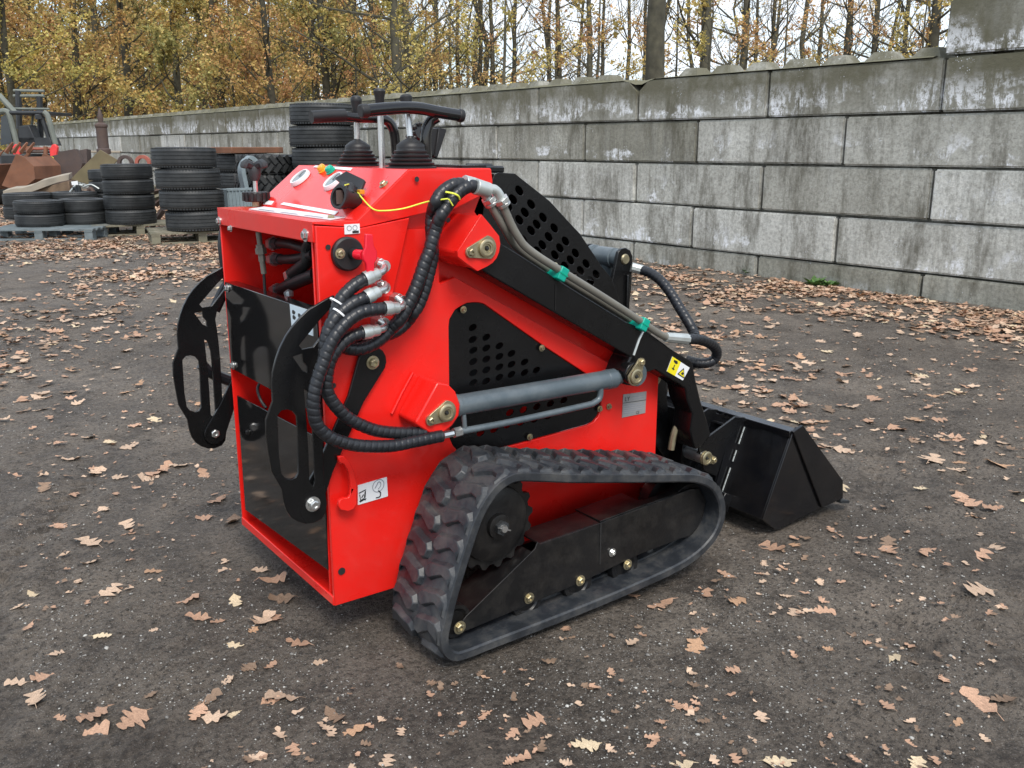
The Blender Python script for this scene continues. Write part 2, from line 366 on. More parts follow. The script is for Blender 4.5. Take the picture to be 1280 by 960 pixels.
h3 = N(nt, 'ShaderNodeMath', operation='MULTIPLY_ADD'); L(noise(160, 3, .6), h3.inputs[0]); h3.inputs[1].default_value = .25; L(h1.outputs[0], h3.inputs[2])
bp = N(nt, 'ShaderNodeBump'); bp.inputs['Strength'].default_value = 1.0; bp.inputs['Distance'].default_value = .035; L(h3.outputs[0], bp.inputs['Height']); L(bp.outputs[0], b.inputs['Normal'])
gme = fast_mesh('ground', co, fc, 4); gme.materials.append(gm); gme.polygons.foreach_set('use_smooth', [True]*len(gme.polygons))
ground = link('ground', gme); tag(ground, kind='structure')

# ------------------------------------------------------------------ concrete block wall
cm = bpy.data.materials.new('weathered_concrete'); cm.use_nodes = True; nt = cm.node_tree; b = nt.nodes['Principled BSDF']; L = nt.links.new
g = N(nt, 'ShaderNodeNewGeometry'); tcn = N(nt, 'ShaderNodeTexCoord'); oi = N(nt, 'ShaderNodeObjectInfo')
def maps(sc, src=None):
    m = N(nt, 'ShaderNodeMapping'); m.inputs['Scale'].default_value = sc; L(src or g.outputs['Position'], m.inputs['Vector']); return m.outputs[0]
def noisev(vec, sc, det=6, ro=.6):
    n = N(nt, 'ShaderNodeTexNoise'); n.inputs['Scale'].default_value = sc; n.inputs['Detail'].default_value = det; n.inputs['Roughness'].default_value = ro; L(vec, n.inputs['Vector']); return n.outputs['Fac']
col = ramp(noise(1.5, 8, .7), .3, .7, (.36, .355, .32), (.62, .62, .58))
rv = ramp(oi.outputs['Random'], 0, 1, (.62, .61, .55), (1.32, 1.33, 1.34)); col = mix(1.0, col, rv, 'MULTIPLY')
col = mix(ramp(noise(35, 6, .75), .42, .7, (0, 0, 0), (.6, .6, .6)), col, (.1, .095, .08))
stv = maps((2.2, 2.2, .6)); st = noisev(stv, 1.5, 8, .72)
col = mix(ramp(st, .49, .64, (0, 0, 0), (.8, .8, .8)), col, (.085, .078, .055))
st2 = noisev(maps((7, 7, .5)), 2.2, 5, .6); col = mix(ramp(st2, .52, .7, (0, 0, 0), (.4, .4, .4)), col, (.1, .095, .07))
sep = N(nt, 'ShaderNodeSeparateXYZ'); L(tcn.outputs['Object'], sep.inputs[0])
sepw = N(nt, 'ShaderNodeSeparateXYZ'); L(g.outputs['Position'], sepw.inputs[0])
# darker moss film near the wall head
top = N(nt, 'ShaderNodeMapRange'); top.inputs['From Min'].default_value = 1.25; top.inputs['From Max'].default_value = 1.68; L(sepw.outputs['Z'], top.inputs['Value'])
col = mix(mix(1.0, top.outputs[0], ramp(noise(2.6, 6), .3, .55, (.45,)*3, (.95,)*3), 'MULTIPLY'), col, (.125, .118, .078))
# white lime bloom with drips at the foot of the blocks
low_ = N(nt, 'ShaderNodeMapRange'); low_.inputs['From Min'].default_value = .10; low_.inputs['From Max'].default_value = -.12; L(sep.outputs['Z'], low_.inputs['Value'])
dr = noisev(maps((5, 5, 1.3)), 1.5, 7, .8); zn = noisev(maps((1.6, 1.6, 2.4)), 1.4, 4)
dm = mix(1.0, ramp(dr, .46, .53, (0, 0, 0), (1, 1, 1)), ramp(zn, .56, .60, (0, 0, 0), (1, 1, 1)), 'MULTIPLY')
dm = mix(1.0, dm, low_.outputs[0], 'MULTIPLY')
th = N(nt, 'ShaderNodeMapRange'); th.inputs['From Min'].default_value = 1.3; th.inputs['From Max'].default_value = 1.45; th.inputs['To Min'].default_value = .75; L(sepw.outputs['Z'], th.inputs['Value']); zt_ = ramp(zn, .46, .52, (0,)*3, (1,)*3); dm2 = mix(1.0, mix(1.0, ramp(dr, .45, .52, (0,)*3, (1,)*3), zt_, 'MULTIPLY'), mix(1.0, low_.outputs[0], ramp(th.outputs[0], .8, 1, (0,)*3, (1,)*3), 'MULTIPLY'), 'MULTIPLY'); dm = mix(1.0, dm, dm2, 'LIGHTEN'); dm = mix(1.0, dm, ramp(noise(17, 7, .85), .42, .52, (.0,)*3, (1, 1, 1)), 'MULTIPLY')
col = mix(dm, col, (.80, .82, .84))
vo = N(nt, 'ShaderNodeTexVoronoi'); vo.inputs['Scale'].default_value = 60; L(g.outputs['Position'], vo.inputs['Vector'])
ps = N(nt, 'ShaderNodeSeparateColor'); L(vo.outputs['Color'], ps.inputs[0])
fl = mix(1.0, ramp(vo.outputs['Distance'], .15, .32, (1, 1, 1), (0, 0, 0)), mix(1.0, ramp(ps.outputs[0], .68, .72, (0,)*3, (1,)*3), ramp(noise(2.9, 5), .54, .6, (0,)*3, (1,)*3), 'MULTIPLY'), 'MULTIPLY')
col = mix(fl, col, (.6, .62, .64))
pale = ramp(noisev(maps((3, 3, .8)), 1.7, 5), .55, .72, (0,)*3, (.15,)*3); col = mix(pale, col, (.45, .46, .45))
L(col, b.inputs['Base Color']); b.inputs['Roughness'].default_value = .9; b.inputs['Specular IOR Level'].default_value = .25
bp = N(nt, 'ShaderNodeBump'); bp.inputs['Strength'].default_value = .7; bp.inputs['Distance'].default_value = .012; L(noise(22, 8, .75), bp.inputs['Height']); L(bp.outputs[0], b.inputs['Normal'])
WO = np.array([9.71054988, 4.56855207, 0])*.7125; WD = np.array([-0.02975349, .99955727, 0]); WN = np.array([-WD[1], WD[0], 0])  # WN towards the camera
wall = root('concrete_block_wall', (float(WO[0]), float(WO[1]), GZ), 'long retaining wall of stacked weathered concrete blocks behind the yard', 'wall')
wall.rotation_euler.z = math.atan2(WD[1], WD[0])
BL, BH, BT = 1.6, .404, .4
def block_mesh(studs, kind=0, ln=BL):
    bm = bmesh.new(); bmesh.ops.create_cube(bm, size=1, matrix=Matrix.Diagonal((ln-.020, BT, BH-.018, 1)))
    bmesh.ops.bevel(bm, geom=list(bm.edges), offset=.013, segments=2, affect='EDGES')
    me = bpy.data.meshes.new('concrete_block')
    if kind:   # broken upper corner
        sx = -1 if kind == 1 else 1
        res = bmesh.ops.bisect_plane(bm, geom=list(bm.verts)+list(bm.edges)+list(bm.faces), plane_co=(sx*(ln/2-.16), 0, BH/2), plane_no=Vector((sx*.62, 0, .8)), clear_outer=True)
        ed = [e for e in bm.edges if e.is_boundary]
        bmesh.ops.contextual_create(bm, geom=ed)
    if studs:
        for k in range(4):
            x = (-.6+.4*k)
            if (kind == 1 and k == 0) or (kind == 2 and k == 3): continue
            r = bmesh.ops.create_cone(bm, cap_ends=True, segments=4, radius1=.19, radius2=.10, depth=.095, matrix=Matrix.Translation((x, .02, BH/2+.036)) @ Matrix.Rotation(pi/4, 4, 'Z'))
    bm.to_mesh(me); bm.free(); me.materials.append(cm); return me
bmA = block_mesh(False); bmS = block_mesh(True); bmL = block_mesh(True, 1); bmR = block_mesh(True, 2)
def put_block(me, s, zc, j=1):
    o = link('concrete_block', me, wall, (s, BT/2+random.uniform(-.006, .010)*j, zc-GZ+random.uniform(-.003, .003)*j)); 
    o.rotation_euler = (random.uniform(-.004, .004)*j, random.uniform(-.003, .003)*j, random.uniform(-.005, .005)*j); return o
# local +Y must face away from camera: rotate so that local x runs along the wall
zrow = [-.03, .373, .777, 1.184, 1.588]     # row centres
for r, zc in enumerate(zrow):
    offs = .8 if r in (0, 2, 4) else 0
    n0 = -6; n1 = 30
    for k in range(n0, n1):
        s0 = k*BL+offs-(.0 if r % 2 == 0 else 0)
        s = s0+BL/2
        me = bmA
        if r == 4:
            me = bmS
            if abs(s0-4.0) < .1 : me = bmL
            if abs(s0+BL-4.0) < .1: me = bmR
        ob = put_block(me, s, zc)
        ob.location.y = -ob.location.y
for k in range(-6, 0):
    ob = put_block(bmA, k*BL+.82+BL/2 if k < 0 else 0, 1.995); ob.location.y = -ob.location.y
jc = MB().bb((-9, -.30, -.1), (48, -.12, 1.70-GZ)); part('joint_sky_blocker', jc, cm, wall, local=True)  # added box inside the wall, keeps bright sky from showing through the joints
jc = MB().bb((-9, -.30, 1.71-GZ), (.70, -.12, 2.1-GZ)); part('joint_sky_blocker', jc, cm, wall, local=True)  # same added sky blocker behind the raised end blocks
# mossy soil crust along the wall head
mo = MB(); ss = np.arange(.9, 48, .09)
vs = []
for i, s in enumerate(ss):
    n_ = float(vnoise(np.array(s*2.1), np.array(1.0), 3)); n2 = float(vnoise(np.array(s*9.1), np.array(4.0), 8))
    hgt = .006+.022*n_*n2+(.025 if s > 4.2 else 0)*n2+(.05*max(0, 1-abs(s-4.0)/.22))
    for yy, kk in ((-.006, .0), (-.05, .7), (-.2, 1), (-.36, .6), (-.41, 0)):
        vs.append((s, yy, 1.79-GZ+hgt*kk+(-.06*max(0, 1-abs(s-4.0)/.2))))
fs = []
for i in range(len(ss)-1):
    for k in range(4): fs.append((i*5+k, i*5+k+1, (i+1)*5+k+1, (i+1)*5+k))
mo.add(vs, fs); o = part('moss_crust', mo, M['moss'], wall, local=True, ang=60); o['kind'] = 'stuff'


# ------------------------------------------------------------------ trees behind the wall
bark = mat('tree_bark', (.07, .064, .042), .9, 0, 0, .45, 6, 1.0, 14, dirt=.7, dirtcol=(.06, .056, .042), dscale=5, objrand=.25)
lm = bpy.data.materials.new('autumn_leaves'); lm.use_nodes = True; nt = lm.node_tree; b = nt.nodes['Principled BSDF']; L = nt.links.new
at = N(nt, 'ShaderNodeAttribute'); at.attribute_name = 'leafcol'; oi = N(nt, 'ShaderNodeObjectInfo')
hs = N(nt, 'ShaderNodeHueSaturation'); L(at.outputs['Color'], hs.inputs['Color'])
mr = N(nt, 'ShaderNodeMapRange'); mr.inputs['To Min'].default_value = .49; mr.inputs['To Max'].default_value = .515; L(oi.outputs['Random'], mr.inputs['Value']); L(mr.outputs[0], hs.inputs['Hue'])
L(hs.outputs[0], b.inputs['Base Color']); b.inputs['Roughness'].default_value = .6
tr = N(nt, 'ShaderNodeBsdfTranslucent'); L(hs.outputs[0], tr.inputs[0]); ms = N(nt, 'ShaderNodeMixShader'); ms.inputs[0].default_value = .35
L(b.outputs[0], ms.inputs[1]); L(tr.outputs[0], ms.inputs[2]); L(ms.outputs[0], nt.nodes['Material Output'].inputs[0])
def leaf_cloud(name, pts, size, pal, seed):
    r = np.random.default_rng(seed); n = len(pts); P = np.asarray(pts)
    d1 = r.normal(size=(n, 3)); d1 /= np.linalg.norm(d1, axis=1)[:, None]; d2 = np.cross(d1, r.normal(size=(n, 3))); d2 /= np.linalg.norm(d2, axis=1)[:, None]
    sz = size*r.uniform(.6, 1.35, (n, 1)); a = d1*sz; c = d2*sz*.62; bend = np.cross(d1, d2)*sz*.25
    V = np.stack([P-a*.5, P+c*.5+bend, P+a*.5, P-c*.5+bend], 1).reshape(-1, 3)
    Fq = np.arange(4*n, dtype=np.int32).reshape(-1, 4)
    me = fast_mesh(name, V, Fq, 4); me.materials.append(lm)
    pal = np.array(pal); # clustered colour: neighbours share a hue
    cl = vnoise(P[:, 0]*1.3+seed, P[:, 2]*1.3+P[:, 1]*.7, seed); idx = np.clip((cl*len(pal)+r.normal(0, .9, n)), 0, len(pal)-1).astype(int)
    c4 = np.concatenate([pal[idx]*r.uniform(.7, 1.35, (n, 1)), np.ones((n, 1))], 1)
    ca = me.color_attributes.new('leafcol', 'FLOAT_COLOR', 'POINT'); ca.data.foreach_set('color', np.repeat(c4, 4, 0).astype(np.float32).reshape(-1)); return me
PAL_O = [(.56, .33, .12), (.64, .43, .15), (.70, .52, .19), (.60, .48, .17), (.42, .37, .13), (.32, .30, .11)]
PAL_B = [(.46, .24, .10), (.58, .34, .14), (.66, .44, .17), (.66, .48, .17)]
PAL_Y = [(.44, .37, .12), (.58, .46, .15), (.70, .53, .17), (.62, .42, .14)]
def make_tree(seed, h, r0, leaves, first, pal, lean=0, spread=1.0, lsize=.085, fork=False):
    rr = random.Random(seed); tb = MB(); pts = []; 
    path = []; x = y = 0; n = 12
    for i in range(n+1):
        t = i/n; path.append(Vector((x+lean*t*h, y, t*h-.1))); x += rr.uniform(-.06, .06)*h/12; y += rr.uniform(-.06, .06)*h/12
    rad_ = [r0*(1-.78*(i/n))*(1.25 if i == 0 else 1) for i in range(n+1)]
    tb.tube(path, rad_, 9)
    def twig(p, d, ln, r, lev):
        q = [p]; dd = d.copy(); m = 5
        for i in range(m):
            dd = (dd+Vector((rr.uniform(-.22, .22), rr.uniform(-.22, .22), rr.uniform(-.08, .22)))).normalized(); q.append(q[-1]+dd*ln/m)
        tb.tube(q, [r*(1-.75*i/m) for i in range(m+1)], 5 if lev < 2 else 3, cap=False)
        if lev < 3:
            for k in range(3 if lev == 1 else 3):
                i = rr.randint(1, m); d2 = (dd+Vector((rr.uniform(-1, 1), rr.uniform(-1, 1), rr.uniform(-.5, .8)))).normalized()
                twig(q[i], d2, ln*rr.uniform(.4, .62), r*.45, lev+1)
        if lev >= 2:
            for i in range(1, m+1): pts.append((q[i], ln*.28))
    nb = int(h*2.1*spread)
    for k in range(nb):
        t = first/h+(1-first/h)*(k/nb)**1.0*.98; i = min(n-1, int(t*n)); p = path[i].lerp(path[i+1], t*n-i)
        az = rr.uniform(0, 2*pi); up = rr.uniform(.15, .9); d = Vector((cos(az), sin(az), up)).normalized()
        ln = (1.1+2.3*(1-t))*rr.uniform(.6, 1.15)*h/11
        twig(p, d, ln, r0*(1-.78*t)*rr.uniform(.2, .4), 1)
    lp = []
    for _ in range(leaves):
        c, s = pts[rr.randrange(len(pts))]; lp.append((c.x+rr.gauss(0, s*.55), c.y+rr.gauss(0, s*.55), c.z+rr.gauss(0, s*.5)))
    tm = tb.mesh('trunk', bark, ang=60); cmesh = leaf_cloud('crown', lp, lsize, pal, seed)
    return tm, cmesh
tall = [make_tree(11+i, 12+i % 3, .17, (1500, 2000, 900, 2300)[i], 2.2, (PAL_B, PAL_O, PAL_B, PAL_Y)[i], lean=(0, .03, -.03, .01)[i], spread=1.1, lsize=.07) for i in range(4)]
leafy = [make_tree(31+i, 9+i, .17, 9500, 1.0, (PAL_O, PAL_Y, PAL_B, PAL_O)[i], lean=(.0, -.05, .04, .02)[i], spread=1.25, lsize=.115) for i in range(4)]
big = make_tree(51, 15, .235, 900, 4.6, PAL_B, spread=.7)
young = [make_tree(61+i, 5+i*.8, .045, (1400, 2000, 3000)[i], .35, (PAL_Y, PAL_O, PAL_B)[i], spread=1.5, lsize=.075) for i in range(3)]
def plant_tree(name, kind, u, dep, sc, label, group, rz, wide=1.0, lean=None):
    g_ = ground_at(u, dep); t = root(name, g_, label, 'tree', group, rz); t.scale = (sc*wide, sc*wide, sc)
    if lean: t.rotation_euler.y = lean
    link('trunk', kind[0], t); link('crown', kind[1], t); return t
rt = random.Random(5)
# trunks one can single out right of the middle: u, trunk width in px, kind
marks = [(643, 6, 1), (685, 5, 0), (703, 9, 2), (735, 10, 0), (749, 5, 3), (808, 5, 2), (876, 16, 0), (917, 12, 2), (935, 4, 1), (955, 8, 3), (1012, 6, 1), (1050, 11, 0), (1077, 10, 2), (1122, 9, 1), (1150, 15, 2), (1187, 8, 0), (1230, 9, 1), (1290, 10, 0),
         (602, 7, 0), (622, 6, 2), (545, 7, 1), (497, 14, 1), (470, 10, 0), (445, 8, 3), (422, 9, 1), (400, 7, 0), (575, 6, 3), (518, 6, 2)]
side = ['the leftmost edge', 'the lever knobs', 'the control levers', 'the perforated hood', 'the loader arm', 'the bucket', 'the right end']
t = plant_tree('oak_tree', big, 820, 20.5, 1.0, 'thickest grey trunk with a bare bole rising behind the notched block of the wall', 'trees standing behind the wall', .4)
def near_what(u):
    for lim, txt in ((430, 'above the tallest tyre stack'), (480, 'right behind the lever knobs'), (560, 'behind the near grab handle'), (625, 'just right of the grab handles'), (670, 'above the red hood corner'), (720, 'above the top end of the perforated plate'), (760, 'above the middle of the perforated plate'),
                     (812, 'just left of the thickest trunk'), (890, 'first right of the thickest trunk'), (940, 'right of the open patch of sky'), (990, 'above the bucket end of the machine'), (1060, 'well right of the bucket'), (1130, 'left of the raised end block'), (1170, 'close by the raised end block'), (2000, 'at the raised right end of the wall')):
        if u < lim: return txt
words = {0: 'straight russet tree', 1: 'leaning ochre tree', 2: 'nearly bare tree', 3: 'yellow-green tree'}
for i, (u, wpx, k) in enumerate(marks):
    dia = .2+.012*wpx; dep = F*dia/wpx; dep = min(dep, 40); sc = dia/.34*1.0
    plant_tree('oak_tree', tall[k], u, dep, sc, f"{'thick' if wpx > 11 else 'slim' if wpx > 7 else 'very thin'} {words[k]} {near_what(u)}", 'trees standing behind the wall', rt.uniform(0, 6.28))
# autumn trees making the dense screen on the left
k = 0
dens = [(-60, 36), (25, 33), (95, 37), (160, 41), (225, 34), (290, 38), (350, 33), (410, 36), (-110, 44), (-10, 46), (60, 50), (125, 49), (190, 54), (255, 50), (320, 52), (385, 49), (450, 50), (520, 52), (-60, 58), (40, 62), (140, 64), (240, 66), (340, 64), (440, 66)]
depthw = lambda d: 'in the front row' if d < 42 else 'in the second row' if d < 56 else 'in the back row'
for u, dp in dens:
    kk = leafy[k % 4]; k += 1
    kindw = ('full ochre and green oak', 'leaning yellow-green oak', 'russet brown oak', 'tall ochre oak')[(k-1) % 4]
    plc = 'beyond the left edge' if u < 0 else 'above the parked loader cab' if u < 70 else 'above the rusty buckets' if u < 150 else 'above the pair of tall tyre stacks' if u < 260 else 'above the console' if u < 340 else 'left of the levers' if u < 420 else 'behind the levers'
    plant_tree('autumn_oak', kk, u, dp, dp/36*.95, f'{kindw} {depthw(dp)} {plc}', 'dense autumn trees on the left', rt.uniform(0, 6.28), 1.15)
# young growth between the trunks
for i in range(30):
    u = -40+i*44+rt.uniform(-16, 16); dp = rt.uniform(20, 34) if u > 430 else rt.uniform(33, 48)
    kk = i % 3
    if u > 620 and i % 3 == 1: continue
    plant_tree('young_tree', young[kk], u, dp, rt.uniform(.85, 1.2)*(1.2 if u < 430 else 1), f"young {('yellow-green', 'ochre', 'russet')[kk]} tree with many thin stems {'near the left edge' if u < 100 else 'over the rusty buckets' if u < 180 else 'over the tyre stacks' if u < 270 else 'over the console' if u < 340 else 'left of the tallest tyre stack' if u < 430 else near_what(u)}", 'young growth under the trees', rt.uniform(0, 6.28), 1.2)
# far wood reading as one mass
fw = MB(); lp = []; nr = np.random.default_rng(3)
for i in range(110):
    u = -260+i*15+rt.uniform(-6, 6); dp = rt.uniform(58, 95); g_ = ground_at(u, dp); hh = rt.uniform(13, 19); r_ = rt.uniform(.12, .26)
    if u > 620 and i % 3: continue
    path = [g_+Vector((rt.uniform(-.3, .3)*q, rt.uniform(-.3, .3)*q, hh*q/5)) for q in range(6)]
    fw.tube(path, [r_*(1-.14*q) for q in range(6)], 6)
    for _ in range(8):
        p = path[rt.randint(1, 4)]; az = rt.uniform(0, 6.28); fw.tube([p, p+Vector((cos(az)*1.2, sin(az)*1.2, 1.1)), p+Vector((cos(az)*2.1, sin(az)*2.1, 3))], [r_*.3, r_*.2, .02], 4, cap=False)
    nl = 900 if u < 470 else 230 if u < 620 else 130
    c = np.stack([nr.normal(g_.x, 2.6, nl), nr.normal(g_.y, 2.6, nl), np.abs(nr.normal(3.8 if u < 470 else 4.6, 3.6, nl))+.2], 1); lp.append(c)
    cen = np.repeat(c[:40], 1, 0)
o = link('far_woodland_trunks', fw.mesh('far_woodland_trunks', bark, ang=60)); tag(o, 'thin far trunks of the wood seen between nearer trees', 'woodland', kind='stuff')
o = link('far_woodland_leaves', leaf_cloud('far_woodland_leaves', np.concatenate(lp), .26, PAL_O+PAL_B[:2], 9)); tag(o, 'brown and ochre leaf mass of the far wood', 'woodland', kind='stuff')

# ------------------------------------------------------------------ weeds at the wall foot
def weed(u, v, s, label):
    p = S(u, v, z=GZ); t = MB(); rr = random.Random(int(u))
    for k in range(26):
        az = rr.uniform(0, 6.28); l = s*rr.uniform(.5, 1); w_ = s*.16; d = Vector((cos(az), sin(az), rr.uniform(.3, 1.4))).normalized(); sd_ = Vector((-sin(az), cos(az), 0))
        a = p+Vector((cos(az), sin(az), 0))*s*.1; 
        t.add([a, a+d*l*.5+sd_*w_, a+d*l+Vector((0, 0, -.2*l)), a+d*l*.5-sd_*w_], [(0, 1, 2, 3)])
    o = solo('weed_plant', t, M['weed'], label, 'weed', p, 'weeds at the wall foot', ang=0)
weed(1018, 357, .16, 'low green weed at the wall foot under the paler base block'); weed(938, 342, .15, 'small upright weed at a base block joint of the wall')
weed(1037, 358, .12, 'tiny weed right beside the larger low weed'); weed(870, 333, .10, 'sparse weed tuft nearest the curved hose')

# ------------------------------------------------------------------ tyres and pallets
def tyre_mesh(R_, W_, knob=False):
    t = MB(); r = R_; w2 = W_/2
    prof = [(r*.56, -w2*.78), (r*.62, -w2*.98), (r*.80, -w2*1.0), (r*.93, -w2*.93), (r*.985, -w2*.76)]
    for gz in (-.52, -.17, .17, .52):
        prof += [(r, w2*(gz-.1)), (r, w2*(gz-.035)), (r*.975, w2*(gz-.03)), (r*.975, w2*(gz+.03)), (r, w2*(gz+.035)), (r, w2*(gz+.1))]
    prof += [(r*.985, w2*.76), (r*.93, w2*.93), (r*.80, w2), (r*.62, w2*.98), (r*.56, w2*.78), (r*.56, -w2*.78)]
    t.lathe(prof, (0, 0, w2), (0, 0, 1), 56)
    if knob:
        for k in range(26):
            a = 2*pi*k/26
            for s_, o_ in ((1, 0), (-1, .5)):
                a2_ = a+o_*2*pi/26; rot = Matrix.Rotation(a2_, 3, 'Z') @ Matrix.Rotation(s_*.65, 3, 'X')
                t.box(Matrix.Rotation(a2_, 3, 'Z') @ Vector((r*1.02, 0, 0))+Vector((0, 0, w2+s_*w2*.45)), (.05, .055, W_*.52), rot)
    else:
        for k in range(64):   # shoulder sipes as small proud blocks
            a = 2*pi*k/64; R3 = Matrix.Rotation(a, 3, 'Z')
            for s_ in (-1, 1): t.box(R3 @ Vector((r*.965, 0, 0))+Vector((0, 0, w2+s_*w2*.8)), (.016*r*2, .055*r, W_*.12), R3)
    return t.mesh('tyre', M['tyre'], ang=30)
T_BIG = tyre_mesh(.385, .25); T_MED = tyre_mesh(.325, .198); T_LOW = tyre_mesh(.30, .165); T_KNOB = tyre_mesh(.42, .26, True); T_TRUCK = tyre_mesh(.44, .262); T_TALL = tyre_mesh(.44, .286)
ordn = ['bottom', 'second', 'third', 'fourth', 'fifth', 'sixth', 'topmost']
def stack(me, p, n, hgt, z0, descr, group, jit=.02, lean=(0, 0)):
    z = z0
    for i in range(n):
        pos = 'topmost' if i == n-1 else ordn[i]
        o = link('tyre', me, None, (p[0]+random.uniform(-jit, jit)+lean[0]*i, p[1]+random.uniform(-jit, jit)+lean[1]*i, z))
        o.rotation_euler = (random.uniform(-.012, .012), random.uniform(-.012, .012), random.uniform(0, 6)); tag(o, f'{pos} tyre of {descr}', 'tyre', group)
        z += hgt
def pallet(p, rz, m, label, nb=6, L_=1.2, W_=.8):
    t = root('pallet', p, label, 'pallet', 'pallets under the tyres', rz); bm_ = MB().box((0, 0, 0), (L_, .105, .022)); me = bm_.mesh('deck_board', m)
    for k in range(nb):
        o = link('deck_board', me, t, (0, -W_/2+.05+k*(W_-.1)/(nb-1), .133+random.uniform(-.002, .002))); o.rotation_euler.z = random.uniform(-.01, .01)
    st = MB().box((0, 0, 0), (.1, W_, .02)).mesh('stringer_board', m); bk = MB().box((0, 0, 0), (.1, .13, .088)).mesh('pallet_block', m); bt = MB().box((0, 0, 0), (L_, .1, .02)).mesh('bottom_board', m)
    for x in (-L_/2+.06, 0, L_/2-.06):
        link('stringer_board', st, t, (x, 0, .110))
        for y in (-W_/2+.07, 0, W_/2-.07): link('pallet_block', bk, t, (x, y, .055))
    for y in (-W_/2+.06, 0, W_/2-.06): link('bottom_board', bt, t, (0, y, .012))
    return t
def gp(u, v, z=GZ): return S(u, v, z=z)
pz = GZ+.145
pA = gp(247, 287, pz); pallet((pA.x+.05, pA.y+.1, GZ), rad(-12), M['wood'], 'weathered wooden pallet under the tall stack of wide tyres')
stack(T_BIG, pA, 4, .250, pz, 'the tall stack of wide tyres on the wooden pallet', 'wide tyres stacked four high', .025, (-.022, .012))
pB = gp(165, 279, pz); pallet((pB.x+.1, pB.y+.1, GZ), rad(-10), M['wood'], 'wooden pallet mostly hidden under the stack of four narrow tyres')
stack(T_MED, pB, 4, .196, pz, 'the neat stack of narrow tyres left of the wide ones', 'narrow tyres stacked four high', .01)
pC = gp(72, 284, pz); pallet((pC.x+.0, pC.y+.25, GZ), rad(-32), M['greywood'], 'blue-grey pallet under the low tyre stacks at the left', 6, 1.35, 1.0)
stack(T_LOW, gp(52, 282, pz), 2, .166, pz, 'the low stack at the front left of the blue-grey pallet', 'low tyre stacks on the blue-grey pallet', .01)
stack(T_LOW, gp(107, 279, pz), 2, .166, pz, 'the low stack at the front right of the blue-grey pallet', 'low tyre stacks on the blue-grey pallet', .01)
stack(T_MED, gp(37, 273, pz), 2, .17, pz, 'the low stack at the rear left of the blue-grey pallet', 'low tyre stacks on the blue-grey pallet', .01)
stack(T_MED, gp(95, 271, pz), 2, .17, pz, 'the low stack at the rear right of the blue-grey pallet', 'low tyre stacks on the blue-grey pallet', .01)
stack(T_LOW, gp(141, 268, pz), 4, .17, pz, 'the stack half hidden behind the neat narrow stack', 'small tyres stacked behind', .01)
pD = ground_at(405, 13.2); stack(T_TALL, pD, 6, .286, GZ, 'the tallest stack behind the control levers', 'large tyres stacked behind the machine', .02, (0, 0))
pE = ground_at(333, 13.6); stack(T_KNOB, pE, 4, .262, GZ, 'the coarse lugged stack behind the console', 'lugged tractor tyres', .02)
pF = ground_at(304, 14.6); stack(T_TRUCK, pF, 4, .262, GZ, 'the stack carrying a rusty plate', 'large tyres under a rusty plate', .02)
t = MB().box((pF.x, pF.y, GZ+1.10), (.95, .7, .09), Matrix.Rotation(.3, 3, 'Z')); solo('rusty_plate', t, M['rust'], 'rusty thick plate lying on the stack behind the wide tyres', 'steel plate', (pF.x, pF.y, GZ+1.1), bev=.01)
# grey crate and bent plastic sheet beside the choke knob
p = ground_at(291, 12.4); t = MB()
for (x0, x1, y0, y1) in ((-.16, .16, -.12, -.105), (-.16, .16, .105, .12), (-.16, -.145, -.105, .105), (.145, .16, -.105, .105)): t.bb(p+Vector((x0, y0, .28)), p+Vector((x1, y1, .62)))
for k in range(7): t.box(p+Vector((-.14+k*.047, -.128, .45)), (.014, .014, .3))
t.bb(p+Vector((-.17, -.135, .6)), p+Vector((.17, -.121, .635))); t.bb(p+Vector((-.145, -.105, .28)), p+Vector((.145, .105, .295))); t.bb(p+Vector((-.15, -.11, 0)), p+Vector((.15, .11, .279)))
solo('plastic_crate', t, M['bin'], 'small ribbed grey plastic crate between tyres and console', 'crate', p, bev=.004)
p = ground_at(303, 12.6); t = MB(); pr = spline([(0, 0, .1), (.0, 0, .55), (-.03, 0, .85), (.06, 0, 1.0), (.17, 0, .93)], 6)
t.prism([p+q+Vector((0, 0, 0)) for q in pr]+[p+q+Vector((.05, 0, .035)) for q in reversed(pr)], (.05, .3, 0)); solo('bent_mudguard', t, M['bin'], 'curved grey-green plastic mudguard standing on end by the crate', 'mudguard', p, ang=50)

# ------------------------------------------------------------------ scrap steel on the left
def poly_plate(name, px, dep, th, m, label, cat, group=None, depf=None, bev=.006):
    # outline measured in a plane that stands 'dep' metres away facing the yard
    p0 = ground_at(px[0][0], dep); nrm_ = (-.45, -.89, .05) if depf is None else depf
    P = [SP(u, v, p0, nrm_) for u, v in px]; n_ = Vector(nrm_).normalized(); t = MB().prism(P, -n_*th)
    c = sum(P, Vector())/len(P); return solo(name, t, m, label, cat, (c.x, c.y, min(q.z for q in P)), group, bev)
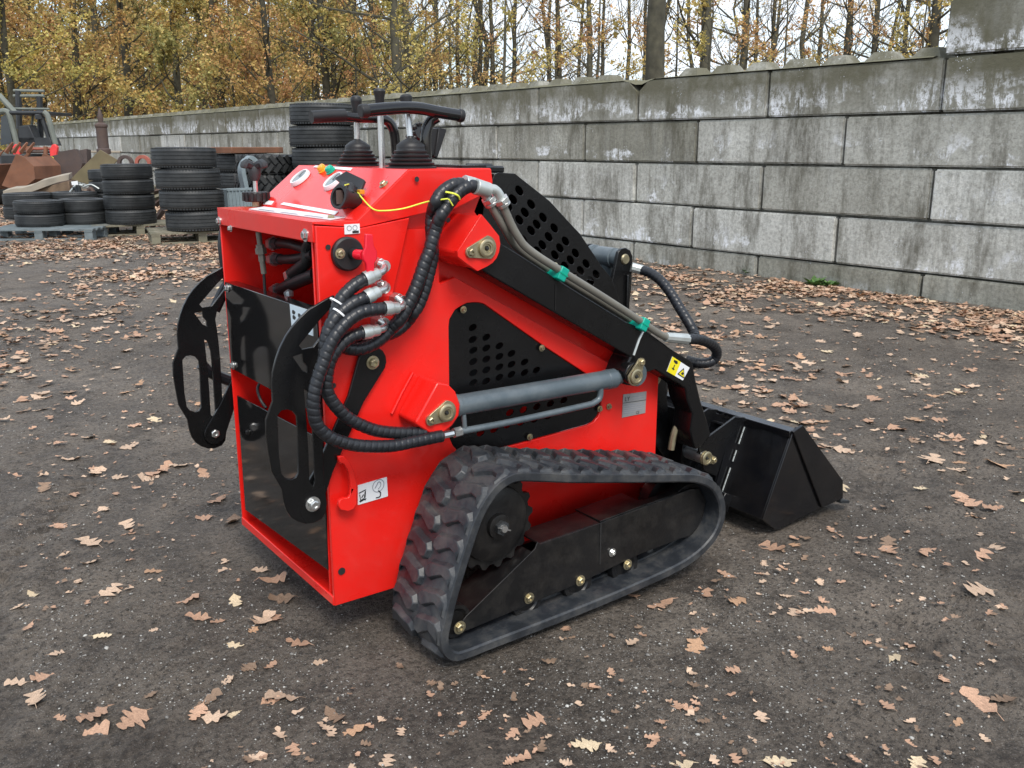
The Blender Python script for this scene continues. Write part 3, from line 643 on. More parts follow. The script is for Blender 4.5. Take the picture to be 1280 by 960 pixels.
# rusty toothed bucket at the far left
p0 = ground_at(20, 14.6)
def bucket_scrap(name, px_side, dep, width, m, label, teeth=0, nrm_=(-.62, -.78, 0)):
    p0 = ground_at(px_side[0][0], dep); n_ = Vector(nrm_).normalized(); P = [SP(u, v, p0, nrm_) for u, v in px_side]
    c = sum(P, Vector())/len(P); r_ = root(name, (c.x, c.y, min(q.z for q in P)), label, 'bucket', 'old buckets in the scrap heap')
    for k in (0, 1): part('side_plate', MB().prism([q-n_*width*k for q in P], -n_*.03), m, r_, .005)
    sh = MB(); Q = P[1:]
    for a, b_ in zip(Q[:-1], Q[1:]):
        inw = (c-(a+b_)/2); inw -= n_*inw.dot(n_); inw.normalize(); sh.prism([a-n_*.03, b_-n_*.03, b_+inw*.03-n_*.03, a+inw*.03-n_*.03], -n_*(width-.03))
    part('shell', sh, m, r_)
    for k in range(teeth):
        a = P[0]-n_*(width*(k+.5)/teeth); d = (P[0]-P[-1]).normalized()
        part('tooth', MB().tube([a-d*.08, a+d*.14], [.045, .02], 4), m, r_)
    return r_
bucket_scrap('rusty_bucket', [(20, 192), (2, 232), (14, 236), (30, 235), (44, 224), (42, 208), (30, 196)], 15.2, .8, M['rust'], 'rust-red digging bucket lying on its side at the left edge')
bucket_scrap('toothed_bucket', [(6, 186), (-42, 222), (-38, 240), (-20, 236), (-8, 206)], 16.5, .9, M['rust'], 'toothed rusty bucket partly cut off by the left edge', 4)
poly_plate('dark_steel_sheet', [(30, 200), (58, 196), (108, 186), (110, 224), (60, 232), (32, 228)], 17.2, .3, M['darkrust'], 'dark brown steel box bucket with a white paper note on it', 'steel box')
poly_plate('paper_note', [(54, 203), (63, 202.5), (64, 210), (55, 210.5)], 16.6, .004, M['white'], 'white paper note stuck to the dark steel box', 'paper note', bev=0)
poly_plate('yellow_tag', [(64, 195), (67, 197), (66, 202), (63, 203), (62, 198)], 16.6, .01, M['yellow'], 'yellow tag fixed above the white note', 'tag', bev=0)
poly_plate('brown_plate', [(72, 190), (94, 186), (103, 204), (98, 222), (74, 226)], 16.3, .2, M['darkrust'], 'dull brown curved shell behind the white note', 'steel shell')
poly_plate('olive_steel_plate', [(125, 187), (147, 200), (118, 233), (88, 224)], 15.6, .05, M['olive'], 'large olive-brown steel plate leaning on its corner', 'steel plate')
poly_plate('faded_red_blade', [(137, 211), (163, 212), (160, 236), (128, 247), (112, 232)], 15.0, .15, M['faded'], 'faded red plough blade lying behind the narrow tyres', 'blade')
poly_plate('wall_ledge_beam', [(96, 188), (150, 188.5), (150, 191), (96, 190.5)], 20, .12, M['stone'], 'narrow concrete beam lying high in the scrap heap', 'beam')
def hook(u, v, s, label, m):
    p = ground_at(u, 14.4); p0 = SP(u, v, p, (-.58, -.81, 0)); rg = Vector((.81, -.58, 0)); ou = []; inn = []
    for k in range(15):
        a = pi*1.0-k*(pi*1.25)/14; ou.append(p0+rg*(s*cos(a))+Vector((0, 0, s*sin(a)))); inn.append(p0+rg*(s*.58*cos(a))+Vector((0, 0, s*.58*sin(a))))
    P = [p0+rg*(-s)+Vector((0, 0, -s*1.5))]+ou+list(reversed(inn))+[p0+rg*(-s*.5)+Vector((0, 0, -s*1.5))]
    solo('steel_hook', MB().prism(P, Vector((.58, .81, 0))*.06), m, label, 'hook', (p0.x, p0.y, p0.z-s*1.5), 'steel hooks in the scrap heap', .006)
hook(156, 204, .12, 'left of two curved steel hooks above the narrow tyres', M['darkrust']); hook(178, 204, .12, 'right of two curved steel hooks above the narrow tyres, redder', M['faded'])
# hydraulic breaker standing upright
p = ground_at(129, 18.5); t = root('hydraulic_breaker', p, 'rusty hydraulic breaker standing upright with a chisel point before the wall', 'breaker')
part('body', MB().lathe([(0, .9), (.07, .9), (.08, 1.0), (.13, 1.02), (.13, 1.1), (.105, 1.12), (.105, 1.5), (.12, 1.52), (.12, 1.56), (.05, 1.6), (0, 1.6)], p, (0, 0, 1), 14), M['darkrust'], t)
part('chisel', MB().lathe([(.04, 1.58), (.055, 1.66), (.05, 1.72), (.01, 1.86), (0, 1.87)], p, (0, 0, 1), 10), M['darkrust'], t)
part('foot_bracket', MB().box(p+Vector((0, 0, .45)), (.22, .22, .9)), M['darkrust'], t, .01)
# broken slab on earth lump, kerb of boards, rails
A = SP(4, 243, ground_at(4, 14.2), (-.58, -.81, 0)); B = SP(86, 220, ground_at(86, 14.6), (-.58, -.81, 0))
t = MB(); pts = resample([A, B], .12); rs = random.Random(2)
top_ = [q+Vector((0, 0, rs.uniform(-.015, .02)+.03)) for q in pts]; bot = [q+Vector((rs.uniform(-.01, .01), 0, -.05-rs.uniform(0, .03))) for q in pts]
t.prism(top_+bot[::-1], (.12, .35, .02)); solo('broken_slab', t, M['stone'], 'long broken concrete slab tilted across the scrap heap', 'slab', (A.x, A.y, A.z), bev=.008)
P = [SP(u, v, ground_at(60, 14.5), (-.58, -.81, 0)) for u, v in [(32, 240), (50, 234), (72, 230), (86, 226), (90, 250), (30, 250)]]
solo('earth_lump', MB().prism(P, (.15, .4, 0)), M['earth'], 'rough lump of brown clay under the broken slab', 'clay lump', (P[0].x, P[0].y, P[0].z), bev=.03)
for i, (a, b_, r_) in enumerate([((88, 240), (104, 232), .02), ((92, 236), (98, 244), .03), ((104, 234), (124, 236), .012), ((96, 230), (100, 242), .035), ((110, 238), (118, 242), .03)]):
    q = ground_at(100, 14.1); pa = SP(*a, q, (-.58, -.81, 0)); pb = SP(*b_, q, (-.58, -.81, 0)); mdl = (pa+pb)/2+Vector((0, 0, .05))
    solo('scrap_pipe', MB().tube(spline([pa, mdl, pb], 5), r_, 8), [M['silver'], M['darkmetal'], M['silver'], M['darkmetal'], M['darkrust']][i], ['pale bent pipe end by the broken slab', 'short dark fitting by the broken slab', 'thin pale curved pipe left of the red blade', 'dark round bar standing in the scrap heap', 'brown stub of pipe left of the red blade'][i], 'pipe', pa)
q = ground_at(94, 14.0); P = [SP(u, v, q, (-.58, -.81, 0)) for u, v in [(89, 227), (97, 226), (98, 231), (90, 231.5)]]; solo('paper_scrap', MB().prism(P, (0, .01, 0)), M['white'], 'white paper scrap between slab and red blade', 'paper', P[0])
# leaning boards between the two tall stacks
for i, (a, b_) in enumerate([((189, 284), (204, 262)), ((186, 262), (193, 232)), ((194, 256), (205, 246)), ((192, 248), (206, 243)), ((190, 240), (206, 236))]):
    q = ground_at(196, 13.6); pa = SP(*a, q, (-.58, -.81, 0)); pb = SP(*b_, q, (-.58, -.81, 0)); d = (pb-pa)
    t = MB().tube([pa, pb], .045, 4); solo('leaning_board', t, M['wood' if i % 2 else 'darkrust'], ['dark bar lying on the ground between the two tall tyre stacks', 'upright weathered board between the two tall stacks', 'lowest short slat between the tall stacks', 'middle short slat between the tall stacks', 'upper short slat between the tall stacks'][i], 'board', pa, 'boards between the tyre stacks')

# ------------------------------------------------------------------ parked loader with cab at the far left
dpl = 19.5; q = ground_at(36, dpl); fn = (-.58, -.81, 0); fnv = Vector(fn).normalized(); rgt = Vector((.81, -.58, 0))
cab = root('parked_loader', q, 'red and black loader with pale cab posts parked behind the rusty buckets', 'loader')
def cp(u, v, back=0): return SP(u, v, q, fn)-fnv*back
def bar(name, a, b_, r_, m, back=0, seg=8, sub=None): return part(name, MB().tube([cp(*a, back), cp(*b_, back)], r_, seg), m, sub or cab)
part('cab_post', MB().tube(spline([cp(22, 183), cp(17, 163), cp(12, 145), cp(8, 139), cp(1, 139.5), cp(-6, 145)], 5), .055, 8), M['cabgrey'], cab)
part('cab_post', MB().tube(spline([cp(70, 181), cp(66, 168), cp(60, 146), cp(55, 140)], 5), .055, 8), M['cabgrey'], cab)
bar('roof_rail', (12, 141), (55, 141), .04, M['darkmetal']); bar('roof_rail', (5, 135), (53, 135.5), .022, M['cabgrey'], .3)
part('roof', MB().prism([cp(10, 139), cp(56, 139), cp(56, 143), cp(10, 143)], -fnv*1.2), M['darkmetal'], cab, .01)
bar('mast_post', (24, 175), (22, 118), .06, M['darkmetal'], .9); bar('mast_crossbar', (-12, 110), (28, 110.5), .03, M['cabgrey'], .9); bar('mast_crossbar', (-12, 117), (28, 117), .035, M['cabgrey'], .9)
bar('mast_post', (-4, 160), (-6, 110), .06, M['darkmetal'], .9); bar('boom', (-8, 118), (12, 140), .06, M['cabgrey'], .2)
bar('inner_post', (51, 146), (62, 180), .045, M['darkmetal'], .05); bar('inner_post', (29, 143), (27, 160), .025, M['cabgrey'], .4)
part('seat', MB().prism([cp(22, 180), cp(22, 158), cp(36, 156), cp(42, 170), cp(46, 180)], -fnv*.3), M['darkmetal'], cab, .02)
part('rear_panel', MB().prism([cp(18, 172), cp(62, 172), cp(66, 182), cp(20, 182)], -fnv*.4), M['darkmetal'], cab, .01)
part('side_glass', MB().prism([cp(1, 146), cp(8, 143), cp(16, 178), cp(1, 182)], -fnv*.02), M['glass'], cab)
part('wiper_motor', MB().box(cp(48, 146), (.12, .1, .1)), M['darkmetal'], cab, .01); part('mirror', MB().box(cp(48, 166, .5), (.12, .05, .16)), M['darkmetal'], cab, .01)
for a in (23, 69):
    s_ = 1 if a < 40 else -1
    part('headlight', MB().prism([cp(a-5*s_, 184), cp(a-2*s_, 180), cp(a+2*s_, 181), cp(a+5*s_, 187), cp(a+4*s_, 196), cp(a-4*s_, 194)], fnv*.08), M['lamp'], cab, .01)
bar('bumper_bar', (28, 186), (64, 186), .03, M['faded']); bar('bumper_bar', (28, 190), (64, 190), .025, M['darkrust'])
for a in (38.5, 60): bar('lift_hook', (a, 194), (a, 183), .04, M['rust'], -.1)
part('chassis', MB().bb(q+Vector((-.55, 0, .25)), q+Vector((.55, 1.8, 1.0))), M['darkmetal'], cab, .02)
for sx in (-.6, .6):
    for sy in (.3, 1.5):
        w_ = part('wheel', MB().lathe([(.12, -.1), (.34, -.11), (.38, -.06), (.38, .06), (.34, .11), (.12, .1)], q+Vector((sx, sy, .38)), (1, 0, 0), 20, True), M['tyre'], cab)

# ================================================================== the mini skid loader
YT, YTI, YB, YF, XR = 1.6116, 1.854, 1.868, 2.4733, .8314
YC = (YB+YF)/2; XF = 1.863; ZB = .0925
ml = root('mini_skid_loader', (1.35, YC, GZ), 'red tracked stand-on mini loader with black bucket and black loader arms', 'loader')
def yy(pts, y): return [S(u, v, y=y) for u, v in pts]
Vy = Vector((0, 1, 0)); Vx = Vector((1, 0, 0)); Vz = Vector((0, 0, 1))
def bolt(px=None, y=None, r=.008, p=None, ax=(0, -1, 0), parent=None, m='gold', hgt=.007):
    p = p or S(*px, y=y); t = MB(); ax = Vector(ax)
    t.lathe([(0, 0), (r*1.45, 0), (r*1.45, .002), (r*.95, .0021)], p, ax, 16); t.lathe([(r, .002), (r, hgt), (r*.8, hgt+.0015), (r*.45, hgt+.0015), (r*.42, hgt-.002), (0, hgt-.002)], p, ax, 6)
    return part('bolt', t, M[m], parent or ml)
# --- near side: base sheet and the proud outer sheet
zt = S(511, 213, y=YB).z
pRT = S(394, 279, y=YB); pLF = S(447, 276, y=YB); pST = S(511, 213, y=YB); pTF = S(614, 212.5, y=YB)
ZL = (pRT.z+pLF.z)/2
YR = YB+.028
base = [Vector((XR+.004, YR, ZB+.01)), Vector((XR+.004, YR, ZL)), Vector((pLF.x, YR, ZL)), Vector((pST.x, YR, zt)), Vector((pTF.x, YR, zt)), Vector((pTF.x+.004, YR, zt-.03)), Vector((pTF.x-.03, YR, zt-.10)),
        S(640, 330, y=YR), S(775, 428, y=YR), Vector((XF-.005, YR, .545)), Vector((XF-.005, YR, ZB+.01))]
mesh_hole0 = yy([(565, 400), (600, 384), (740, 480), (738, 522), (590, 562), (566, 545)], YR)
sp_ = part('side_panel', MB().prism(base, (0, .006, 0), [mesh_hole0[::-1]]), M['red'], ml, .0015)
# upper wedge of the near side (console cheek)
part('console_cheek', MB().prism([Vector((XR, YB, S(452, 284, y=YB).z+.012)), Vector((XR, YB, ZL)), Vector((pLF.x, YB, ZL)), Vector((pST.x, YB, zt)), Vector((pTF.x, YB, zt)), Vector((pTF.x+.004, YB, zt-.03)), S(614, 238, y=YB), S(566, 262, y=YB), S(536, 265, y=YB), S(452, 284, y=YB), Vector((pLF.x, YB, S(452, 284, y=YB).z+.0))], (0, .026, 0)), M['red'], ml, .002)
mesh_hole = yy([(560, 407.5), (561, 399), (564, 393.5), (568, 387), (575.6, 382), (583, 378.5), (592.5, 377.5), (598, 377.8), (604, 379.5), (680, 433), (744, 475), (751, 482), (752, 494), (750.5, 508), (747, 520), (741, 527), (733, 531), (660, 551), (584, 570.6), (576, 568), (570, 562), (565, 556), (561.5, 548)], YB)
zc_ = S(452, 285, y=YB).z
outer = [Vector((XR, YB-.004, ZB)), Vector((XR, YB-.004, zc_+.01)), S(452, 285, y=YB-.004), S(512, 272.5, y=YB-.004), S(500, 330, y=YB-.004), S(487, 385, y=YB-.004), S(500, 405, y=YB-.004), S(524, 372, y=YB-.004), S(543.7, 347.5, y=YB-.004), S(550.6, 354.4, y=YB-.004), S(568.8, 346.3, y=YB-.004), S(640, 386, y=YB-.004), S(761, 454, y=YB-.004), S(816, 462, y=YB-.004),
         Vector((XF, YB-.004, .50)), Vector((XF, YB-.004, ZB))]
mh = [Vector((q.x, YB-.004, q.z)) for q in mesh_hole]
part('outer_side_sheet', MB().prism(outer, (0, .012, 0), [mh[::-1]]), M['red'], ml, .0018)
# mesh cover with its slots
cen = sum(mesh_hole, Vector())/len(mesh_hole)
plate_o = [Vector((q.x, YB+.001, q.z)) for q in [cen+(q-cen)*.992 for q in mesh_hole]]
hz = [(395, 247), (395, 300), (397, 348), (397, 398), (397, 448), (397, 492), (455, 290), (455, 338), (455, 387), (455, 435), (455, 485), (513, 328), (513, 375), (513, 422), (513, 468), (567, 362), (567, 410), (567, 455), (625, 400), (625, 447), (678, 436),
      (430, 715), (490, 700), (550, 680), (610, 668), (670, 655), (730, 640), (790, 622), (560, 625), (620, 612), (680, 598), (740, 585), (800, 570)]
holes = []
for zx, zy in hz:
    c = S(480+zx/3.556, 340+zy/3.556, y=YB+.001); holes.append(circle(c, .0125, 12, 'y', .0085, .25)[::-1])
part('mesh_cover', MB().prism(plate_o, (0, .003, 0), holes), M['black'], ml)
for q in ((579, 387), (677, 435), (662, 546), (749.5, 511), (761, 508)): bolt(q, YB-.006, .006)
for q in ((613, 0),): pass
# --- far side, floor, rear sill, inner walls
part('side_panel', MB().prism([Vector((q.x, YF-.006, q.z)) for q in [Vector((XR, 0, ZB)), Vector((XR, 0, ZL)), Vector((pLF.x, 0, ZL)), Vector((pST.x, 0, zt)), Vector((pTF.x, 0, zt)), Vector((1.33, 0, .80)), Vector((XF, 0, .5)), Vector((XF, 0, ZB))]], (0, .006, 0)), M['red'], ml, .0015)
part('floor_plate', MB().bb((XR+.003, YB+.03, ZB), (XF, YF-.006, ZB+.006)), M['red'], ml)
part('rear_sill', MB().bb((XR-.002, YB+.001, ZB-.001), (XR+.004, YF-.001, ZB+.022)), M['red'], ml, .0015)
zf = S(392, 304, y=YB).z
part('rear_flange', MB().bb((XR-.003, YB+.006, zf), (XR+.002, YF, ZL-.001)), M['red'], ml, .0018)
part('inner_wall', MB().bb((XR+.32, YB+.035, ZB+.01), (XR+.326, YF-.01, ZL-.04)), M['red'], ml)
part('inner_side', MB().bb((XR+.006, YB+.008, ZB+.008), (XR+.31, YB+.012, zc_-.01)), M['red'], ml)
part('front_wall', MB().bb((XF-.01, YB+.04, ZB+.01), (XF-.004, YF-.01, .60)), M['black'], ml)
# console skin: ledge, slope and top, one folded sheet
prof = [(XR-.003, ZL), (pLF.x, ZL), (pST.x, zt), (pTF.x, zt), (pTF.x+.004, zt-.03)]
t = MB(); vs = []
for x, z in prof: vs += [(x, YB+.004, z+.002), (x, YF, z+.002), (x, YB+.004, z-.003), (x, YF, z-.003)]
fs = []
for i in range(len(prof)-1):
    a = i*4; b_ = a+4; fs += [(a, a+1, b_+1, b_), (a+2, b_+2, b_+3, a+3), (a, b_, b_+2, a+2), (a+1, a+3, b_+3, b_+1)]
fs += [(0, 2, 3, 1), (len(vs)-4, len(vs)-3, len(vs)-1, len(vs)-2)]
part('console_top', t.add(vs, fs), M['red'], ml, .002)
# --- slope fittings
sn = Vector((-(zt-ZL), 0, pST.x-pLF.x)).normalized(); s0 = Vector((pLF.x, YC, ZL+.0025)); sup = Vector((pST.x-pLF.x, 0, zt-ZL)).normalized()
def slope(u, v, off=0): return SP(u, v, s0, sn)+sn*off
def ledge(u, v, off=.0025): return S(u, v, z=ZL+off)
def gauge(u, v, r=.030):
    c = slope(u, v); g_ = part('gauge', MB().lathe([(0, .001), (r, .001), (r, .007), (r*.93, .012), (r*.82, .012), (r*.8, .008), (0, .008)], c, sn, 32), M['white'], ml)
    part('dial', MB().lathe([(0, .0095), (r*.8, .0088)], c, sn, 28), M['gauge'], g_)
    part('needle', MB().prism([c+sn*.0105+Vy*.002, c+sn*.0105-Vy*.002, c+sn*.0105+sup*r*.6], sn*.0008), M['ink'], g_)
gauge(376.8, 224.3); gauge(419, 228.8)
for q, m_ in (((404, 213), 'amber'), ((414, 214.5), 'green')):
    c = slope(*q); bt = part('push_button', MB().lathe([(0, .016), (.009, .015), (.0115, .011), (.0115, .004), (.0135, .003), (.0135, 0)], c, sn, 18), M[m_], ml)
def sticker(name, px, f, m, off=.0016, parent=None): 
    P = [f(u, v) for u, v in px]; n_ = (P[1]-P[0]).cross(P[2]-P[0]).normalized()
    if n_.dot(Vector(CAM)-P[0]) < 0: n_ = -n_
    return part(name, MB().prism([q+n_*off*.2 for q in P], n_*off), M[m], parent or ml), P, n_
def text_on(parent, txt, o_, ux, uy, size, m='ink', name='lettering'):
    cu = bpy.data.curves.new('t', 'FONT'); cu.body = txt; cu.size = 1; cu.resolution_u = 2; ob = bpy.data.objects.new('t', cu); COL.objects.link(ob)
    dg = bpy.context.evaluated_depsgraph_get(); me = bpy.data.meshes.new_from_object(ob.evaluated_get(dg)); bpy.data.objects.remove(ob)
    n_ = ux.normalized().cross(uy.normalized()); off = origin_of(parent)
    for v_ in me.vertices: c = v_.co.copy(); v_.co = o_+ux*c.x*size+uy*c.y*size+n_*.0004-off
    me.materials.append(M[m]); return link(name, me, parent)
d_, P, n_ = sticker('warning_strip', [(351, 256), (355, 253.5), (423, 265), (419, 269)], slope, 'white')
d_, P, n_ = sticker('instruction_sticker', [(311, 262), (330, 259), (434, 272), (413, 275.5)], ledge, 'white')
ux = (P[3]-P[0]).normalized(); uy = (P[1]-P[0]).normalized()
for k in range(3): part('printed_line', MB().prism([P[0]+n_*.0022+ux*(.05+.13*k)+uy*.01, P[0]+n_*.0022+ux*(.14+.13*k)+uy*.01, P[0]+n_*.0022+ux*(.14+.13*k)+uy*.025, P[0]+n_*.0022+ux*(.05+.13*k)+uy*.025], n_*.0003), M['greyink'], d_)
sticker('warning_strip', [(392, 209.5), (395, 207.3), (441, 210.5), (438, 213.6)], slope, 'white')
sticker('small_sticker', [(329, 256), (333, 251), (343, 252), (339, 256.5)], slope, 'white')
bolt(p=slope(480, 231), ax=sn, r=.008); bolt(p=ledge(414, 273.5), ax=(0, 0, 1), r=.008); bolt((279, 0), 1, .008, p=Vector((XR-.003, YF-.012, S(275.5, 276, x=XR).z)), ax=(-1, 0, 0), m='steel'); bolt(p=S(382, 294, x=XR-.003), ax=(-1, 0, 0), r=.010, m='steel'); bolt(p=S(289, 285.5, x=XR-.002), ax=(-1, 0, 0), r=.006, m='steel')
# ignition switch housing
c = slope(440, 250); ks = part('key_switch', MB().lathe([(.0, .0), (.03, 0), (.03, .028), (.024, .034), (0, .034)], c, (sn+Vector((-.4, -.2, 0))).normalized(), 20), M['boot'], ml, .002)
ksd = (Vector((-1, -.25, .25))).normalized(); c2 = S(427, 247, x=c.x-.05)
part('key_barrel', MB().lathe([(.0, -.045), (.018, -.045), (.020, -.01), (.0265, 0), (.0265, .010), (.0205, .010), (.0175, -.006), (0, -.01)], c2, ksd, 24), M['boot'], ks)
part('key_barrel', MB().tube([c2-ksd*.02, c+sn*.03], .021, 12), M['boot'], ks); part('key_blade', MB().box(c2+ksd*.005, (.016, .004, .03)), M['darkrust'], ks)
part('rubber_flap', MB().prism([slope(430, 238, .03), slope(446, 231, .034), slope(462, 233, .012), slope(455, 243, .006), slope(446, 249, .02)], sn*.008), M['boot'], ks, .002)
part('orange_light', MB().box(slope(455, 245, .012), (.012, .016, .01)), M['amber'], ks, .001)
# choke knob on the ledge
c = ledge(321, 258); kn = part('choke_knob', MB().lathe([(.0, .0), (.012, 0), (.012, .012)], c, (0, 0, 1), 12), M['gold'], ml)
t = MB(); 
prk = [(0, .013), (.03, .013)]; t.lathe([(0, .013), (.030, .013), (.033, .018), (.033, .034), (.030, .038), (0, .038)], c, (0, 0, 1), 20)
for k in range(14): a = 2*pi*k/14; t.box(c+Vector((cos(a)*.033, sin(a)*.033, .026)), (.006, .007, .022), Matrix.Rotation(a, 3, 'Z'))
part('knurled_wheel', t, M['boot'], kn); part('knob_rod', MB().cyl(c+Vz*.036, c+Vz*.075, .006), M['steel'], kn)
ct = c+Vz*.085; t = MB(); t.lathe([(0, -.02), (.010, -.018), (.016, -.004), (.018, .016), (.010, .03), (0, .032)], ct, (0, 0, 1), 12)
for k in range(4): a = k*pi/2+.4; t.tube(spline([ct+Vz*.014, ct+Vector((cos(a)*.028, sin(a)*.028, .028)), ct+Vector((cos(a)*.036, sin(a)*.036, .016))], 3), [.011]*6+[.009], 8)
part('star_handle', t, M['darkmetal'], kn)
# threaded adjuster rod hanging in the cavity
a_ = S(323, 290, y=YC+.11); b2 = S(330, 342, y=YC+.11); dr_ = part('adjuster_rod', MB().cyl(a_, b2, .007), M['pipe'], ml)
for f0, f1, r_ in ((.38, .52, .014), (.30, .38, .011), (.55, .7, .009)): part('rod_nut', MB().cyl(a_.lerp(b2, f0), a_.lerp(b2, f1), r_, seg=6), M['pipe'], dr_)
part('cable', MB().tube(spline([b2, S(331, 362, y=YC+.11), S(333, 400, y=YC+.11), S(326, 470, y=YC+.13), S(322, 486, y=YC+.13), S(326, 500, y=YC+.12), S(333, 510, y=YC+.1)], 6), .004, 8), M['hosecore'], dr_)
# --- rear cover panels
def rear(pts, x): return [S(u, v, x=x) for u, v in pts]
z_a = S(281, 352, x=XR).z; z_b = S(290, 461, x=XR).z
up_ = part('upper_rear_cover', MB().bb((XR-.001, YB+.014, z_b), (XR+.004, YF-.008, z_a)), M['blackgloss'], ml, .0015)
part('cover_lip', MB().bb((XR+.0045, YB+.014, z_a-.006), (XR+.034, YF-.008, z_a-.001)), M['blackgloss'], up_, .001)
for q in ((284.5, 360), (291.5, 457)): bolt(p=S(*q, x=XR-.002), ax=(-1, 0, 0), r=.008, m='steel', parent=up_)
stk, P, n_ = sticker('hazard_sticker', [(363, 380), (365.5, 409), (392, 420), (391, 389)], lambda u, v: S(u, v, x=XR-.001), 'bluewhite', parent=up_)
ux = (P[3]-P[0]); uy = (P[1]-P[0])
for (a_, b_) in ((.16, .3), (.42, .36), (.66, .38), (.16, .52), (.45, .6)):
    c = P[0]+ux*a_+uy*b_+n_*.002; part('icon', MB().prism([c+ux*.07*cos(k*.9+a_*9)*(1+.3*(k % 2))+uy*.10*sin(k*.9+a_*9) for k in range(7)], n_*.0003), M['ink'], stk)
xl = XR+.002
lo_ = part('lower_rear_cover', MB().prism([S(296, 494, x=xl), S(306.4, 637.5, x=xl), S(410, 713, x=xl), S(403, 550, x=xl), S(334, 514, x=xl)], (.004, 0, 0)), M['blackgloss'], ml, .0015)
bolt(p=S(311, 540, x=xl-.001), ax=(-1, 0, 0), r=.006, parent=lo_, m='frame')
part('floor_tread', MB().bb((XR+.008, YB+.03, ZB+.0065), (XR+.30, YF-.02, ZB+.009)), M['red'], ml)
# hoses and fittings inside the rear cavity
def cav(pts, r, m='hosecore', name='inner_hose', xs=None):
    xs = xs or [XR+.12]*len(pts); return part(name, MB().tube(spline([S(u, v, x=x) for (u, v), x in zip(pts, xs)], 6), r, 12), M[m], ml)
cav([(346, 304), (362, 305), (376, 309), (388, 312)], .0125); cav([(346, 324), (362, 324), (378, 322), (392, 318)], .0125); cav([(366, 342), (376, 334), (384, 326), (384, 312), (390, 300)], .016); cav([(352, 362), (366, 355), (380, 349), (395, 343)], .017)
for a, b_ in (((338, 304.5), (349, 304)), ((339, 324), (351, 324)), ((361, 346), (371, 338)), ((342, 364), (356, 360))):
    pa = S(*a, x=XR+.12); pb = S(*b_, x=XR+.12); f_ = part('hose_fitting', MB().cyl(pa, pb, .015, seg=8), M['darkmetal'], ml); part('fitting_nut', MB().cyl(pa.lerp(pb, .1), pa.lerp(pb, .45), .019, seg=6), M['steel'], f_)
part('inner_manifold', MB().bb((XR+.14, YB+.03, .78), (XR+.2, YB+.13, .93)), M['darkmetal'], ml, .005)
part('rag_end', MB().lathe([(0, -.012), (.012, -.006), (.013, .006), (0, .014)], S(361, 368, x=XR+.09), (0, .3, 1), 10), M['silver'], ml)
bolt(p=S(304, 344, x=XR+.32), ax=(-1, 0, 0), r=.011, m='steel')
# --- side guards (slotted grab plates) and their links
YG = YB-.03; GT = .008
def guard(y, dy, name='side_guard'):
    # measured on the near guard; dy moves it to the far side
    o_ = [(418, 369), (408, 374), (398, 380), (386, 387), (375, 397.5), (365, 409), (357.5, 420), (350, 435), (345, 449), (341, 465), (340, 480), (341, 502), (332.5, 525), (333, 545), (336, 566), (340, 590), (352.5, 612), (355, 628), (358.5, 639), (364, 647), (372, 652), (382, 655), (392, 654), (402, 649), (407.5, 641), (409, 630), (405, 600), (404, 560), (403, 520), (401, 490), (399, 470), (397, 455), (400, 440), (409, 425), (418, 412)]
    P = [S(u, v, y=YG) for u, v in o_]
    def hl(px): return [S(u, v, y=YG) for u, v in px]
    slot = hl([(347, 520), (352, 513.5), (359, 512), (366, 514), (371, 520), (372.5, 540), (373, 592), (370, 597), (364, 599.5), (357, 598), (352, 592), (349, 570)])
    slot2 = hl([(380, 486), (385, 490), (389, 505), (391, 530), (394, 600), (391.5, 608), (387, 602), (385.5, 560), (383, 520)])
    h1 = hl([(392, 434), (378, 437), (374, 432), (400, 400), (413, 386), (414, 404), (404, 418)]); h2 = hl([(366, 446), (378, 442), (379, 452), (384, 458), (384, 466), (378, 463)])
    mv = Vector((0, dy, 0))
    t = MB().prism([q+mv for q in P], (0, GT, 0), [[q+mv for q in h][::-1] for h in (slot, slot2, h1, h2)])
    g_ = part(name, t, M['black'], ml, .0012)
    pv = S(391, 630, y=YG)+mv
    return g_, pv
g1, pv1 = guard(YG, 0); g2, pv2 = guard(YG, YF-YB+.06-GT)
bolt(p=pv1, ax=(0, -1, 0), r=.012, m='steel', parent=g1, hgt=.014); bolt(p=pv2, ax=(0, -1, 0), r=.012, m='steel', parent=g2, hgt=.014)
def linkbar(dy, s_):
    y_ = YB-.018; a = S(465.5, 453, y=y_)+Vector((0, dy, 0)); b_ = S(391, 630, y=YG)+Vector((0, dy, 0)); b_.y = a.y; d = (b_-a).normalized(); n_ = Vector((-d.z, 0, d.x))
    P = []
    for k in range(9): an = -pi/2+pi*k/8; P.append(a-d*(.036*cos(an))+n_*(.036*sin(an)))
    P += [a+d*.09+n_*.021, b_-d*.08+n_*.021]
    for k in range(9): an = pi/2-pi*k/8; P.append(b_+d*(.03*cos(an))+n_*(.03*sin(an)))
    P += [b_-d*.08-n_*.021, a+d*.09-n_*.021]
    l_ = part('guard_link', MB().prism(P, (0, .008, 0)), M['black'], ml, .0012)
    bolt(p=a+Vector((0, -.001, 0)), r=.011, parent=l_, hgt=.012); return l_
linkbar(0, 1); linkbar(YF-YB+.03, -1)
part('far_hose', MB().tube(spline([Vector((1.0, YF+.05, .95)), Vector((.87, YF+.05, .93)), Vector((.86, YF+.05, .80)), Vector((.90, YF+.06, .70)), Vector((.93, YF+.06, .5)), Vector((1.05, YF+.05, .45))], 6), .016, 10), M['hose'], ml)
part('far_hose', MB().tube(spline([S(268, 388, y=YF+.07), S(282, 360, y=YF+.07), S(300, 340, y=YF+.07)], 6), .016, 10), M['hose'], ml)
